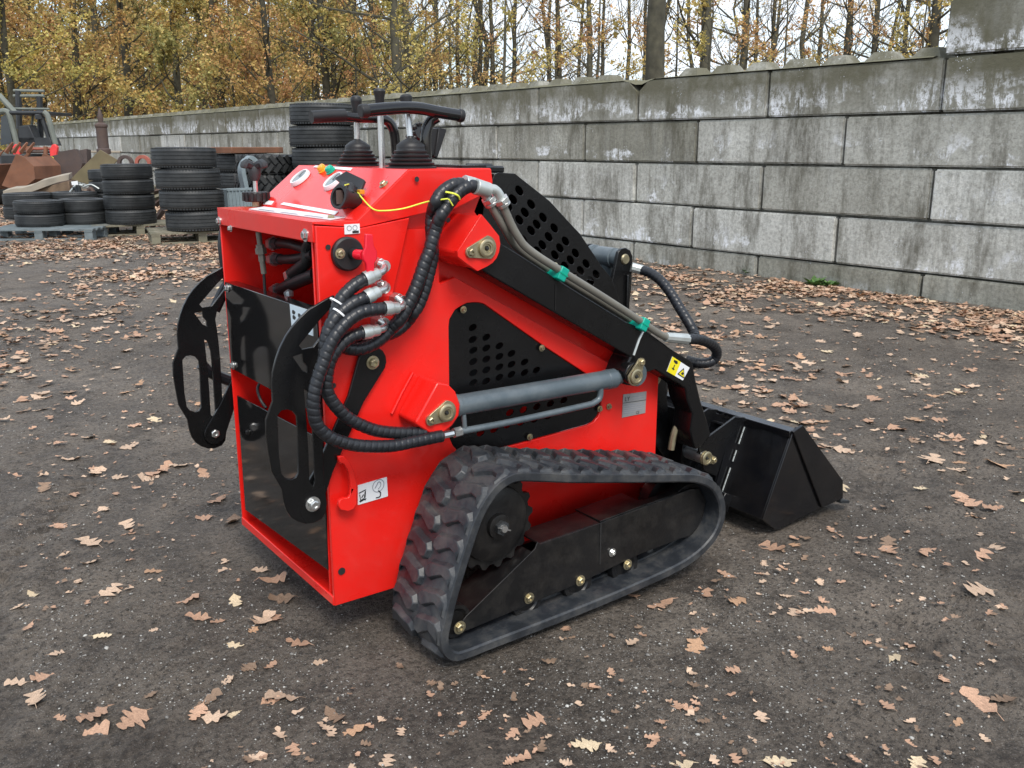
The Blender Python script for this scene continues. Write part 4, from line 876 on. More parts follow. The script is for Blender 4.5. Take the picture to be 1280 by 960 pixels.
part('far_hose', MB().tube(spline([S(252, 455, y=YF+.07), S(262, 465, y=YF+.07), S(285, 475, y=YF+.07), S(305, 480, y=YF+.07)], 6), .016, 10), M['hose'], ml)
# --- ears
def ear(face, depth, y, capc, boltc, name='pivot_bracket', rot=0):
    F_ = yy(face, y); e_ = part(name, MB().prism(F_, (0, depth, 0)), M['red'], ml, .004)
    return e_
yE = 1.775
ef = [(602, 268), (613, 281), (624, 295), (625.6, 305), (624, 315), (621, 322.5), (616, 328.5), (610, 332.5), (597, 339), (580, 327), (572.5, 321), (572, 314), (576, 308)]
e1 = ear(ef, .012, yE, None, None)
part('bracket_box', MB().prism(yy([(602, 268.8), (612, 281), (604, 322), (598, 330), (590, 336), (572.5, 323), (571.5, 315), (576, 309)], yE+.002), (0, YR-yE-.003, 0)), M['red'], e1, .004)
def capplate(c, a_dir, parent, big=.030, small=.014, ln=.062, y=yE):
    # c: centre of the big end, a_dir: unit towards the small end (in the xz plane)
    a = Vector(a_dir).normalized(); n_ = Vector((-a.z, 0, a.x)); P = []
    for k in range(13): an = pi/2+.35+(pi*2-pi-.7)*k/12; P.append(c+a*(big*cos(an))+n_*(big*sin(an)))
    q = c+a*ln
    for k in range(7): an = -pi/2+pi*k/6; P.append(q+a*(small*cos(an))+n_*(small*sin(an)))
    cp_ = part('pin_retainer', MB().prism(P, (0, -.005, 0)), M['gold'], parent, .001)
    c1 = c+Vector((0, -.005, 0)); p1 = MB().lathe([(.021, 0), (.021, .006), (.018, .008), (.015, .008), (.014, .006), (.010, .006), (.009, .003), (0, .003)], c1, (0, -1, 0), 24)
    part('pin_end', p1, M['gold'], parent); part('grease_nipple', MB().lathe([(0, .009), (.003, .009), (.005, .003), (.006, .003)], c1, (0, -1, 0), 10), M['ink'], parent)
    bolt(p=q+Vector((0, -.005, 0)), r=.0085, parent=parent)
c = S(606, 310, y=yE); d = S(587, 315, y=yE)-c; capplate(c, d, e1, .029, .013, d.length)
yE2 = 1.775
ef2 = [(547, 478), (560, 480), (570, 490), (575.5, 505), (574, 520), (566, 532), (552, 543), (543, 546), (520.6, 531), (520, 527)]
e2 = part('cylinder_bracket', MB().prism(yy(ef2, yE2), (0, .012, 0)), M['red'], ml, .004)
part('bracket_box', MB().prism(yy([(547.5, 478.8), (559, 481), (566, 500), (553, 538), (543, 545), (521, 530.4), (520.6, 527)], yE2+.002), (0, YB-yE2-.008, 0)), M['red'], e2, .004)
part('weld_seam', MB().tube([S(516, 465.5, y=YB-.008), S(502, 491, y=YB-.008), S(489.5, 517, y=YB-.008)], .0035, 8), M['red'], e2)
c = S(556, 515, y=yE2); d = S(537, 525, y=yE2)-c; capplate(c, d, e2, .028, .012, d.length)
# --- loader arm (near, and its mirror on the far side)
yA = 1.793; AT = .075
arm_px = [(598, 290), (612, 293), (626.5, 304), (660, 325), (713, 359.5), (782, 402), (806, 412), (831, 430), (840, 437), (866, 452.5), (869, 471), (876, 501), (886, 532), (889, 543), (880, 556), (870, 562), (866, 552), (863, 538), (866, 517), (859, 500), (857, 486), (851, 481), (834, 471), (818, 462), (806, 466), (801, 474), (793, 483), (781, 481), (778, 470), (784, 455), (789, 446), (615, 345.6), (600, 336), (590, 312)]
AP = yy(arm_px, yA)
def arm(dy, nm='loader_arm'):
    mv = Vector((0, dy, 0)); a_ = part(nm, MB().prism([q+mv for q in AP], (0, AT, 0)), M['black'], ml, .004)
    return a_
arm1 = arm(0); arm2 = arm((YF+YB)-2*yA-AT)
# weld seams and seam line on the near arm
part('weld_seam', MB().tube([S(804, 414, y=yA-.001), S(799, 424, y=yA-.001), S(792, 444, y=yA-.001)], .0035, 8), M['silver'], arm1)
part('seam_line', MB().prism(yy([(694, 355), (695.2, 355), (694.6, 388), (693.6, 388)], yA-.0008), (0, -.0008, 0)), M['frame'], arm1)
# boss and pin at the cylinder's front end
c = S(794, 466, y=yA-.016); b_ = part('cylinder_boss', MB().lathe([(0, 0), (.028, 0), (.030, .004), (.030, .028)], S(792, 467, y=yA-.014), (0, 1, 0), 24), M['black'], arm1, .002)
d = S(800, 452.5, y=yA-.016)-S(793, 470, y=yA-.016); capplate(S(793, 470, y=yA-.016), d, arm1, .026, .012, d.length)
# warning sticker on the arm
w1, P, n_ = sticker('crush_warning_sticker', [(840, 445.5), (861.5, 459.5), (853, 475.5), (833, 464)], lambda u, v: S(u, v, y=yA), 'white', parent=arm1)
yl = [P[0]+n_*.002, P[0].lerp(P[1], .48)+n_*.002, P[3].lerp(P[2], .5)+n_*.002, P[3]+n_*.002]; part('yellow_half', MB().prism(yl, n_*.0004), M['yellow'], w1)
ux = P[1]-P[0]; uy = P[3]-P[0]
def pt(a, b_, k=.0026): return P[0]+ux*a+uy*b_+n_*k
part('icon', MB().prism([pt(.52, .78), pt(.72, .22), pt(.94, .80)], n_*.0003), M['ink'], w1); part('icon', MB().prism([pt(.58, .73, .003), pt(.72, .34, .003), pt(.88, .74, .003)], n_*.0003), M['yellow'], w1); part('icon', MB().prism([pt(.66, .66, .0034), pt(.72, .48, .0034), pt(.8, .55, .0034), pt(.78, .68, .0034)], n_*.0003), M['ink'], w1)
part('icon', MB().prism([pt(.12, .12), pt(.3, .08), pt(.36, .2), pt(.28, .3), pt(.14, .24)], n_*.0003), M['ink'], w1); part('icon', MB().prism([pt(.22, .38), pt(.26, .38), pt(.26, .6), pt(.32, .66), pt(.24, .72), pt(.14, .64), pt(.22, .6)], n_*.0003), M['ink'], w1)
# --- lift cylinder
cy = 1.812; ca = S(567, 507.5, y=cy); cb = S(767, 473, y=cy); cdn = (cb-ca).normalized()
cl_ = part('lift_cylinder', MB().lathe([(0, 0), (.0255, 0), (.027, .002), (.027, .012), (.0255, .014), (.0255, (cb-ca).length-.03), (.027, (cb-ca).length-.028), (.027, (cb-ca).length), (.02, (cb-ca).length+.003), (0, (cb-ca).length+.003)], ca, cdn, 32), M['cyl'], ml)
rc = S(792, 467, y=cy); part('cylinder_rod', MB().cyl(cb, cb.lerp(rc, .9), .019), M['cyl'], cl_); part('rod_eye', MB().lathe([(0, -.02), (.03, -.02), (.032, -.018), (.032, .018), (.03, .02), (0, .02)], rc, (0, 1, 0), 24), M['cyl'], cl_)
yp = 1.80
part('cylinder_pipe', MB().tube(resample(spline([S(571, 540, y=yp), S(640, 527, y=yp), S(733, 506.5, y=yp), S(742, 503.5, y=yp), S(748.6, 499, y=yp), S(750.5, 493, y=yp), S(750.5, 485, y=yp)], 8), .01), .0085, 12), M['cyl'], cl_)
part('cylinder_port', MB().cyl(S(581, 536, y=yp), S(579.5, 518, y=yp), .006), M['cyl'], cl_)
part('port_nut', MB().cyl(S(567, 541.2, y=yp), S(576, 539, y=yp), .0125, seg=6), M['steel'], cl_); part('port_nut', MB().cyl(S(554, 544, y=yp), S(566, 541.5, y=yp), .009, seg=8), M['steel'], cl_)
# --- spiral-wrapped hoses
def wrap_rf(pitch=.0150, depth=.12):
    def f(d, th):
        ph = (d/pitch+th/(2*pi)) % 1.0
        return 1.0-(depth if ph < .10 else depth*.25 if ph < .2 or ph > .92 else 0)
    return f
def hose(px, ys, r=.0155, ends=True, pitch=.0150):
    if isinstance(ys, (int, float)): ys = [ys]*len(px)
    pts = resample(spline([S(u, v, y=y) for (u, v), y in zip(px, ys)], 10), .0019)
    return part('hydraulic_hose', MB().tube(pts, r, 14, rf=wrap_rf(pitch)), M['hose'], ml, ang=50)
hose([(594, 233.5), (587.5, 232.5), (577.5, 237), (567.5, 246), (559, 257.5), (551, 270), (545, 285), (540, 302), (537, 314), (531, 328), (525, 346), (519, 362), (510, 381), (500, 399), (487.5, 412), (475, 424), (462, 432), (448, 436), (434, 435), (424, 430)], [1.79]*6+[1.80]*8+[1.815]*6, .0152)
hose([(578, 230), (568, 230.5), (559, 235), (550, 243), (544, 254), (540, 268), (539, 282), (540, 300), (541, 318), (538, 334), (534, 350), (530, 364), (524, 380), (517, 391), (509, 402), (495, 414), (475, 421), (455, 422.5), (440, 424)], [1.80]*5+[1.825]*9+[1.84]*5, .0145)
f_specs = [((470.6, 330.6), (480, 332.5), (472.5, 342), (455.6, 349)), ((470.6, 357), (482, 356), (472.5, 364.5), (457.5, 372)), ((493, 374), (502.5, 379), (497, 385), (480, 386)), ((470, 401), (480, 406.5), (472.5, 412.5), (452.5, 416))]
hp = [([(455, 349.5), (447, 354), (437, 362), (427, 373), (421, 386), (417, 402), (413, 418), (409, 430)], 1.80),
      ([(457, 372.5), (447, 376), (437, 382), (427, 390), (418, 399), (411, 412), (407, 428), (406, 445), (405, 462)], 1.785),
      ([(479, 386), (468, 387), (453, 390), (440, 397), (430, 406), (418, 421), (410, 437), (404, 454), (397, 474), (393, 492), (392, 512), (396, 530), (406, 542), (421, 550.5), (448, 557), (487, 557.5), (517, 552), (541, 547), (552, 545)], 1.77),
      ([(452, 416.5), (441, 420), (430, 427), (420, 438), (413, 450), (409, 465), (408, 482), (412, 496), (422, 510), (436, 523), (453, 532), (472, 538.5), (495, 541), (516, 541), (530, 541)], 1.787)]
for (nut, elb, s1, s2), (px, y_) in zip(f_specs, hp):
    hose(px, y_, .0145)
    a = S(*nut, y=YB-.004); e = S(*elb, y=y_+.022); s_1 = S(*s1, y=y_); s_2 = S(*s2, y=y_)
    ft = part('hose_fitting', MB().tube(resample(spline([a.lerp(Vector((a.x, y_+.03, a.z)), .4), S(nut[0]+4, nut[1]-1, y=y_+.03), e, S((elb[0]+s1[0])/2+3, (elb[1]+s1[1])/2+1, y=y_+.008), s_1], 6), .006), .0085, 12), M['steel'], ml)
    part('fitting_nut', MB().cyl(Vector((a.x, YB-.004, a.z)), Vector((a.x, YB-.03, a.z)), .0165, seg=6), M['steel'], ft, .001)
    part('fitting_nut', MB().cyl(Vector((a.x, YB-.03, a.z)), Vector((a.x, YB-.046, a.z)), .0135, seg=16), M['steel'], ft, .001)
    dd = (s_2-s_1).normalized(); part('crimp_sleeve', MB().lathe([(.010, -.004), (.0135, 0), (.0135, (s_2-s_1).length*.35), (.0145, (s_2-s_1).length*.4), (.0165, (s_2-s_1).length*.5), (.0165, (s_2-s_1).length)], s_1, dd, 8), M['silver'], ft, ang=50)
# white zip ties on two hoses
for u, v, y_, d_ in ((420.5, 379, 1.80, (1, 1.3)), (423.5, 393, 1.785, (1, 1.0))):
    a = S(u, v, y=y_); b_ = S(u+d_[0]*1.3, v-d_[1]*1.6, y=y_); dd = (b_-a).normalized(); part('zip_tie', MB().lathe([(.0150, 0), (.0172, 0), (.0172, .004), (.0150, .004)], a, dd, 20), M['white'], ml)
# --- arm pipes with elbows and clamps
def arm_pipe(px, ys, r=.0098): return part('arm_pipe', MB().tube(resample(spline([S(u, v, y=y) for (u, v), y in zip(px, ys)], 8), .008), r, 12), M['pipe'], ml)
p1 = arm_pipe([(628, 256), (640, 283), (650, 300), (657, 308.5), (672, 320), (699.5, 337.5), (752, 370), (801, 401.5), (822, 416), (838, 424)], [1.785]*10)
p2 = arm_pipe([(613, 255), (630, 284), (641, 303), (652, 313.5), (668, 325), (699.5, 345), (752, 377), (800, 407), (812, 415)], [1.80, 1.80, 1.82, 1.825, 1.825, 1.825, 1.825, 1.825, 1.825])
for (pa, pb, pc, y_) in (((594, 233), (611, 238), [(609, 237), (618, 237), (624, 244), (626.5, 251)], 1.785), ((580, 229), (594, 232), [(592, 233), (602, 237), (607, 243), (611, 250)], 1.80)):
    A_ = S(*pa, y=y_); B_ = S(*pb, y=y_); part('crimp_sleeve', MB().cyl(A_, B_, .0185, .0175, seg=12), M['silver'], ml, .001)
    part('elbow_fitting', MB().tube(resample(spline([S(u, v, y=y_) for u, v in pc], 6), .006), .0115, 12), M['silver'], ml)
    q0 = S(pc[-1][0]-1, pc[-1][1]-3, y=y_); q1 = S(pc[-1][0]+4, pc[-1][1]+6, y=y_); part('fitting_nut', MB().cyl(q0, q0.lerp(q1, .55), .019, seg=6), M['steel'], ml, .001); part('fitting_nut', MB().cyl(q0.lerp(q1, .6), q1, .0165, seg=12), M['steel'], ml, .001)
for (u, v) in ((697, 340), (799, 403)):
    c = S(u, v, y=1.80); ad = (S(u+10, v+6.4, y=1.80)-c).normalized(); nz = Vector((-ad.z, 0, ad.x)); R3 = Matrix((ad, Vector((0, 1, 0)), nz)).transposed()
    cl2 = part('pipe_clamp', MB().box(c+Vector((0, .004, 0))-nz*.003, (.026, .062, .034), R3), M['teal'], ml, .003); part('clamp_groove', MB().box(c+Vector((0, -.0275, 0))-nz*.003, (.027, .002, .003), R3), M['green'], cl2); bolt(p=c+nz*.014+Vector((0, .02, 0)), ax=nz, r=.005, parent=cl2)
# loop hoses beyond the arm
f1 = part('crimp_sleeve', MB().cyl(S(789, 334, y=2.05), S(804, 338, y=2.03), .0145, seg=10), M['silver'], ml)
part('hydraulic_hose', MB().tube(resample(spline([S(803, 337.5, y=2.03), S(814, 342, y=2.0), S(826, 351, y=1.96), S(838, 366, y=1.92), S(849, 384, y=1.88), S(860, 402, y=1.84), S(867, 415, y=1.82), S(869, 422, y=1.80)], 10), .0025), .0150, 14, rf=wrap_rf()), M['hose'], ml, ang=70)
part('hydraulic_hose', MB().tube(resample(spline([S(858, 424, y=1.785), S(870, 424, y=1.785), S(881, 426.5, y=1.79), S(891, 432, y=1.80), S(896, 440, y=1.81), S(893, 449, y=1.82), S(882, 454, y=1.83), S(868, 453, y=1.85), S(858, 450, y=1.87)], 10), .0025), .0150, 14, rf=wrap_rf()), M['hose'], ml, ang=70)
part('crimp_sleeve', MB().cyl(S(832, 421.5, y=1.785), S(859, 424, y=1.785), .0135, .0155, seg=10), M['silver'], ml)
# --- hood: perforated side sheet and the closed top behind it
yH = 1.905
hood_px = [(618, 218), (623.5, 215.6), (644, 217), (651.5, 223), (670, 237.5), (687.5, 251.5), (709, 275), (725, 292), (741, 316), (753, 334), (764, 347), (775, 376), (779, 400), (772, 420), (700, 372), (640, 332), (622, 318), (600, 300), (606, 250)]
HP = yy(hood_px, yH)
hh = [(315, 245), (265, 315), (225, 370), (410, 355), (360, 420), (315, 480), (505, 460), (455, 515), (410, 565), (345, 640), (595, 545), (550, 615), (500, 680), (460, 730), (685, 650), (640, 705), (600, 760), (765, 745), (725, 800), (850, 830), (805, 885), (765, 940), (930, 915), (885, 968), (680, 850)]
holes = [circle(S(600+a/6.4, 200+b_/6.4, y=yH), .0152, 12, 'y', .0092, -.75) for a, b_ in hh]
hood = part('perforated_side_guard', MB().prism(HP, (0, .004, 0), [h[::-1] for h in holes]), M['black'], ml, .001)
topc = [Vector((q.x, yH+.004, q.z-.004)) for q in HP[1:11]]
t = MB(); vs = []; 
for q in topc: vs += [q, q+Vector((0, YF-yH-.02, 0)), q-Vz*.004, q+Vector((0, YF-yH-.02, -.004))]
fs = []
for i in range(len(topc)-1): a = i*4; b_ = a+4; fs += [(a, a+1, b_+1, b_), (a+2, b_+2, b_+3, a+3)]
part('engine_hood', t.add(vs, fs), M['black'], ml, ang=30)
part('perforated_side_guard', MB().prism([q+Vector((0, YF-yH-.014, 0)) for q in HP], (0, .004, 0)), M['black'], ml)
part('engine_block', MB().bb((1.28, YB+.14, .45), (1.62, YF-.1, .80)), M['darkmetal'], ml, .02)
t = MB(); yq = YC
for a, b_ in (((583, 210.5), (628, 212)),): t.tube([S(*a, y=YB+.12), S(*b_, y=YB+.12)], .009, 6)
t.tube([S(583, 208.5, y=YB+.3), S(614, 208.5, y=YB+.3)], .009, 6); t.bb((pTF.x-.05, YB+.05, zt+.002), (pTF.x+.02, YF-.1, zt+.008))
part('hood_hinge_frame', t, M['black'], ml)
# --- tilt cylinder head: two lugs with a steel roller
def lug(y, nm='tilt_lug'):
    P = yy([(765, 352.5), (771.6, 321), (773, 315), (777, 311), (783, 310), (788, 313), (791, 321), (790.5, 335), (789, 365), (785.6, 392), (780, 420), (762, 400)], 2.06); P = [Vector((q.x, y, q.z)) for q in P]
    return part(nm, MB().prism(P, (0, .012, 0)), M['black'], ml, .002)
lg = lug(2.06); lug(2.215); lc = S(781, 324, y=2.06)
part('lug_rib', MB().box(Vector((lc.x+.01, 2.055, lc.z-.14)), (.012, .012, .19)), M['black'], lg, .003)
part('pin_retainer', MB().lathe([(0, .006), (.013, .006), (.016, .002), (.016, 0)], Vector((lc.x, 2.06, lc.z)), (0, -1, 0), 20), M['gold'], lg)
tc_ = part('tilt_cylinder', MB().lathe([(0, 0), (.026, 0), (.028, .004), (.028, .02), (.026, .022), (.026, .03), (.030, .032), (.030, .10), (.025, .102), (.025, .118), (.032, .121), (.032, .135), (0, .14)], Vector((lc.x, 2.073, lc.z)), (0, 1, 0), 28), M['cyl'], ml)
part('cylinder_tube', MB().cyl(Vector((lc.x, 2.145, lc.z-.02)), Vector((1.98, 2.145, .34)), .024, seg=20), M['cyl'], tc_)
part('cross_tube', MB().cyl(Vector((1.74, YB+.03, .62)), Vector((1.74, YF-.03, .62)), .03), M['black'], ml)
part('cross_plate', MB().prism([Vector((1.62, YB+.05, .70)), Vector((1.70, YB+.05, .78)), Vector((1.80, YB+.05, .64)), Vector((1.70, YB+.05, .56))], (0, .5, 0)), M['black'], ml, .004)
# --- coupler plate, ears and bucket
yk = YB+.01
cx_ = 1.99
co_ = part('coupler_plate', MB().prism([Vector((1.98, yk, .16)), Vector((2.02, yk, .14)), Vector((2.05, yk, .34)), Vector((2.00, yk, .37))], (0, YF-YB-.02, 0)), M['black'], ml, .004)
yq = yA+.02
for dy in (0, .11, YF-YB-.06, YF-YB+.05):
    part('coupler_ear', MB().prism([S(874, 562, y=yq)+Vy*dy, S(878, 552, y=yq)+Vy*dy, S(920, 521, y=yq)+Vy*dy, S(932, 522, y=yq)+Vy*dy, S(908, 560, y=yq)+Vy*dy, S(896, 596, y=yq)+Vy*dy, S(880, 588, y=yq)+Vy*dy], (0, .008, 0)), M['black'], ml, .0015)
cpp = S(881, 572, y=yq-.004); d = Vector((.03, 0, -.012)); capplate(cpp, d, ml, .022, .011, .036)
part('pivot_pin', MB().cyl(cpp, cpp+Vy*.7, .02), M['steel'], ml)
for dy in (.06, .2, .36, .5):
    part('coupler_rib', MB().prism([Vector((1.90, YB+dy, .30)), Vector((1.89, YB+dy, .50)), Vector((1.95, YB+dy, .51)), Vector((2.0, YB+dy, .18))], (0, .01, 0)), M['black'], ml, .0015)
bolt(p=Vector((1.91, YB+.058, .475)), r=.016, m='gold')
part('coil_spring', MB().tube([Vector((1.93+.001*k, YB+.12+.016*cos(k*.6), .30+.0016*k+.016*sin(k*.6))) for k in range(110)], .003, 6), M['steel'], ml)
part('latch_handle', MB().tube(spline([Vector((1.92, YB-.01, .27)), Vector((1.93, YB-.01, .32)), Vector((1.95, YB-.012, .36))], 5), .010, 8), M['gold'], ml)
part('inner_hose', MB().tube(spline([Vector((1.84, 2.0, .55)), Vector((1.93, 1.96, .56)), Vector((1.97, 1.95, .42)), Vector((1.93, 2.0, .28))], 8), .014, 10), M['hosecore'], ml)
YBK = 1.689; BW = 2*(YC-YBK)
bk_px = [(991, 541), (953.4, 649.8), (970, 662.6), (1027, 634.5), (1053, 623), (1053, 602), (1003.8, 532.6), (996, 534)]
BP = yy(bk_px, YBK)
BP[2].z = max(BP[2].z, GZ+.004); BP[4].z = BP[4].z
bk = part('bucket_shell', MB(), M['black'], ml) if False else None
t = MB(); inner = (sum(BP, Vector())/len(BP)); th_ = .006
seq = [Vector((S(1003.8, 532.6, y=YBK).x-.01, YBK, BP[0].z+.003)), BP[0], BP[1], BP[2], Vector((BP[4].x+.01, YBK, BP[4].z-.004))]
for a, b_ in zip(seq[:-1], seq[1:]):
    nrm_ = Vector((-(b_-a).z, 0, (b_-a).x)).normalized()
    if nrm_.dot(inner-(a+b_)/2) < 0: nrm_ = -nrm_
    t.prism([a+Vy*.006, b_+Vy*.006, b_+nrm_*th_+Vy*.006, a+nrm_*th_+Vy*.006], (0, BW-.012, 0))
bk = part('bucket', t, M['gloss2'], ml, .0015)
part('bucket_side', MB().prism(BP, (0, .006, 0)), M['gloss2'], bk, .0015); part('bucket_side', MB().prism([q+Vector((0, BW-.006, 0)) for q in BP], (0, .006, 0)), M['gloss2'], bk, .0015)
part('side_cutter', MB().prism(yy([(992, 540), (1003.8, 531.6), (1054, 601), (1054, 623), (1028, 635), (1005, 575)], YBK-.009), (0, .009, 0)), M['gloss2'], bk, .002)
ce = Vector((BP[4].x-.02, YBK-.01, BP[4].z-.01)); part('cutting_edge', MB().prism([ce, ce+Vector((.045, 0, -.010)), ce+Vector((.05, 0, -.002)), ce+Vector((.0, 0, .012))], (0, BW+.02, 0)), M['darkmetal'], bk, .002)
part('top_rail', MB().prism([BP[0]+Vector((-.012, .002, .006)), BP[0]+Vector((.03, .002, .006)), BP[0]+Vector((.03, .002, -.014)), BP[0]+Vector((-.012, .002, -.014))], (0, BW-.004, 0)), M['gloss2'], bk, .002)
# coupler frame welded to the bucket's back
bd = (BP[1]-BP[0]).normalized(); bn = Vector((bd.z, 0, -bd.x)); bn = bn if bn.x < 0 else -bn
for yr in (YB+.0, YB+.09, YF-.09, YF):
    a = BP[0]+bd*.01; b_ = BP[0]+bd*.29
    part('back_rib', MB().prism([Vector((a.x, yr, a.z)), Vector((b_.x, yr, b_.z)), Vector((b_.x, yr, b_.z))+bn*.03, Vector((a.x, yr, a.z))+bn*.055], (0, .01, 0)), M['gloss2'], bk, .0015)
a = BP[0]+bd*.24; part('back_rail', MB().prism([Vector((a.x, YBK+.13, a.z)), Vector((a.x, YBK+.13, a.z))+bn*.04, Vector((a.x, YBK+.13, a.z))+bn*.05+bd*.05, Vector((a.x, YBK+.13, a.z))+bd*.06], (0, BW-.26, 0)), M['gloss2'], bk, .002)
a = BP[0]+bd*.035; part('back_rail', MB().prism([Vector((a.x, YB+.02, a.z)), Vector((a.x, YB+.02, a.z))+bn*.035, Vector((a.x, YB+.02, a.z))+bn*.035+bd*.008, Vector((a.x, YB+.02, a.z))+bd*.008], (0, YF-YB-.04, 0)), M['gloss2'], bk, .001)
rr = random.Random(9)
for k in range(12):   # weld beads
    f_ = .12+.07*k; q = BP[0].lerp(BP[1], f_); q = Vector((q.x, YB-.006+.0, q.z))+bn*.004
    if rr.random() < .7: part('weld_bead', MB().tube([q-bd*.008, q+bd*.010], .0025, 6), M['silver'], bk)
# --- decals on the near side
dp_, P, n_ = sticker('data_plate', [(778.6, 493), (807.6, 489), (806, 516), (777, 522)], lambda u, v: S(u, v, y=YB-.004), 'plate')
ux = (P[1]-P[0]).normalized(); uy = (P[0]-P[3]).normalized(); nn = n_*.0022
wd = (P[1]-P[0]).length; hd = (P[0]-P[3]).length
text_on(dp_, 'LY', P[0]+ux*.006-uy*hd*.30+nn, ux, uy, .018)
part('printed_line', MB().prism([P[0]-uy*hd*.36+nn, P[0]-uy*hd*.36+ux*wd+nn, P[0]-uy*hd*.38+ux*wd+nn, P[0]-uy*hd*.38+nn], n_*.0003), M['ink'], dp_)
for k, (a, b_, c_) in enumerate([(.42, .86, .13), (.42, .9, .24), (.06, .92, .46), (.06, .9, .55), (.06, .92, .64), (.06, .88, .73), (.06, .5, .82)]):
    o_ = P[0]-uy*hd*c_+nn; part('printed_line', MB().prism([o_+ux*wd*a, o_+ux*wd*b_, o_+ux*wd*b_-uy*.0025, o_+ux*wd*a-uy*.0025], n_*.0003), M['greyink'], dp_)
text_on(dp_, 'CE', P[0]+ux*wd*.58-uy*hd*.93+nn, ux, uy, .011)
lb, P, n_ = sticker('lifting_label', [(447, 606.5), (483, 596), (484.5, 620), (447, 631)], lambda u, v: S(u, v, y=YB-.004), 'white')
ux = P[1]-P[0]; uy = P[3]-P[0]
def ring(c, r, m, par, n=20, w_=.12):
    o_ = [c+ux.normalized()*r*cos(2*pi*k/n)+uy.normalized()*r*sin(2*pi*k/n) for k in range(n)]; i_ = [c+(q-c)*(1-w_) for q in o_]
    return part('icon', MB().prism(o_, n_*.0003, [i_[::-1]]), M[m], par)
ring(P[0]+ux*.70+uy*.32+n_*.0022, .016, 'greyink', lb)
c = P[0]+ux*.7+uy*.32+n_*.0022; un = ux.normalized(); vn = uy.normalized()
part('icon', MB().tube(spline([c-un*.009+vn*.004, c-un*.004-vn*.003, c-vn*.009, c+un*.006-vn*.006, c+un*.006+vn*.002, c+vn*.008], 4), .0011, 5), M['greyink'], lb)
c = P[0]+ux*.7+uy*.76+n_*.0022; part('icon', MB().tube(spline([c-vn*.009, c+un*.006-vn*.002, c+un*.004+vn*.007, c-un*.006+vn*.007], 4), .0017, 5), M['ink'], lb)
c = P[0]+ux*.15+uy*.6+n_*.0022
for q in ([(-9, -9), (9, -13)], [(-6, 13), (10, 9)], [(-7, -5), (-5, 9), (5, 7), (7, -8)], [(-2, 4), (3, -3)], [(8, -10), (7, 6)], [(-8, 12), (2, 9), (8, 12)]): part('icon', MB().tube([c+un*a/1000+vn*b_/1000 for a, b_ in q], .0013, 5), M['ink'], lb)
# small caution label above the emergency switch
c2_, P, n_ = sticker('switch_label', [(430, 280.5), (449, 279.5), (449.5, 291.5), (430.5, 293)], lambda u, v: S(u, v, y=YB-.005), 'white')
ux = P[1]-P[0]; uy = P[3]-P[0]
ring(P[0]+ux*.3+uy*.4+n_*.0022, .006, 'greyink', c2_, 14, .25); ring(P[0]+ux*.68+uy*.38+n_*.0022, .006, 'greyink', c2_, 14, .25)
o_ = P[0]+n_*.0022; part('printed_line', MB().prism([o_+ux*.5+uy*.68, o_+ux*.92+uy*.68, o_+ux*.92+uy*.92, o_+ux*.5+uy*.92], n_*.0003), M['ink'], c2_)
# battery switch: black disc with red key
c = S(433, 317, y=YB-.005); sw = part('battery_switch', MB().lathe([(0, .014), (.033, .014), (.037, .010), (.037, 0)], c, (0, -1, 0), 36), M['boot'], ml); bolt(p=S(425, 317, y=YB-.019), r=.008, parent=sw, m='gold')
c = S(441, 317, y=YB-.02); part('switch_boss', MB().cyl(c, c-Vy*.018, .012), M['boot'], sw)
part('switch_key', MB().cyl(c-Vy*.016, c-Vy*.04+Vector((.006, 0, 0)), .011), M['redgloss'], sw)
kc = c-Vy*.045+Vector((.012, 0, 0)); part('key_handle', MB().prism([kc+Vector(q) for q in ((-.006, 0, .046), (.010, 0, .044), (.012, 0, .02), (.019, 0, .008), (.019, 0, -.008), (.012, 0, -.018), (.010, 0, -.046), (-.006, 0, -.046), (-.008, 0, -.016), (-.014, 0, -.008), (-.014, 0, .008), (-.008, 0, .018))], (0, -.009, 0)), M['redgloss'], sw, .002)
for q in ((410, 309), (521, 224), (487.5, 404), (417, 482), (560, 275)): part('screw_hole', MB().lathe([(0, .0005), (.006, .0005)], S(*q, y=YB-.006), (0, -1, 0), 14), M['ink'], ml)
part('screw_hole', MB().lathe([(0, .001), (.009, .001), (.009, 0)], S(427, 714, y=YB-.006), (0, -1, 0), 14), M['ink'], ml)
# tie-down loop
yl_ = YB-.03
hs_ = yy([(423, 571), (430, 570), (437, 577), (443, 590), (446, 604), (446.5, 630), (443, 636), (434, 639.5), (426, 637.5), (423, 632), (424, 626), (430, 622.5), (436, 622), (438, 618), (438.5, 604), (436, 590), (430, 580), (424, 578)], yl_)
tl = part('tie_down_loop', MB().prism(hs_, (0, .010, 0)), M['red'], ml, .0025)
for q in ((427, 575), (430, 631)): a = S(*q, y=yl_+.01); part('loop_stub', MB().cyl(a, Vector((a.x, YB-.004, a.z)), .010), M['red'], tl)
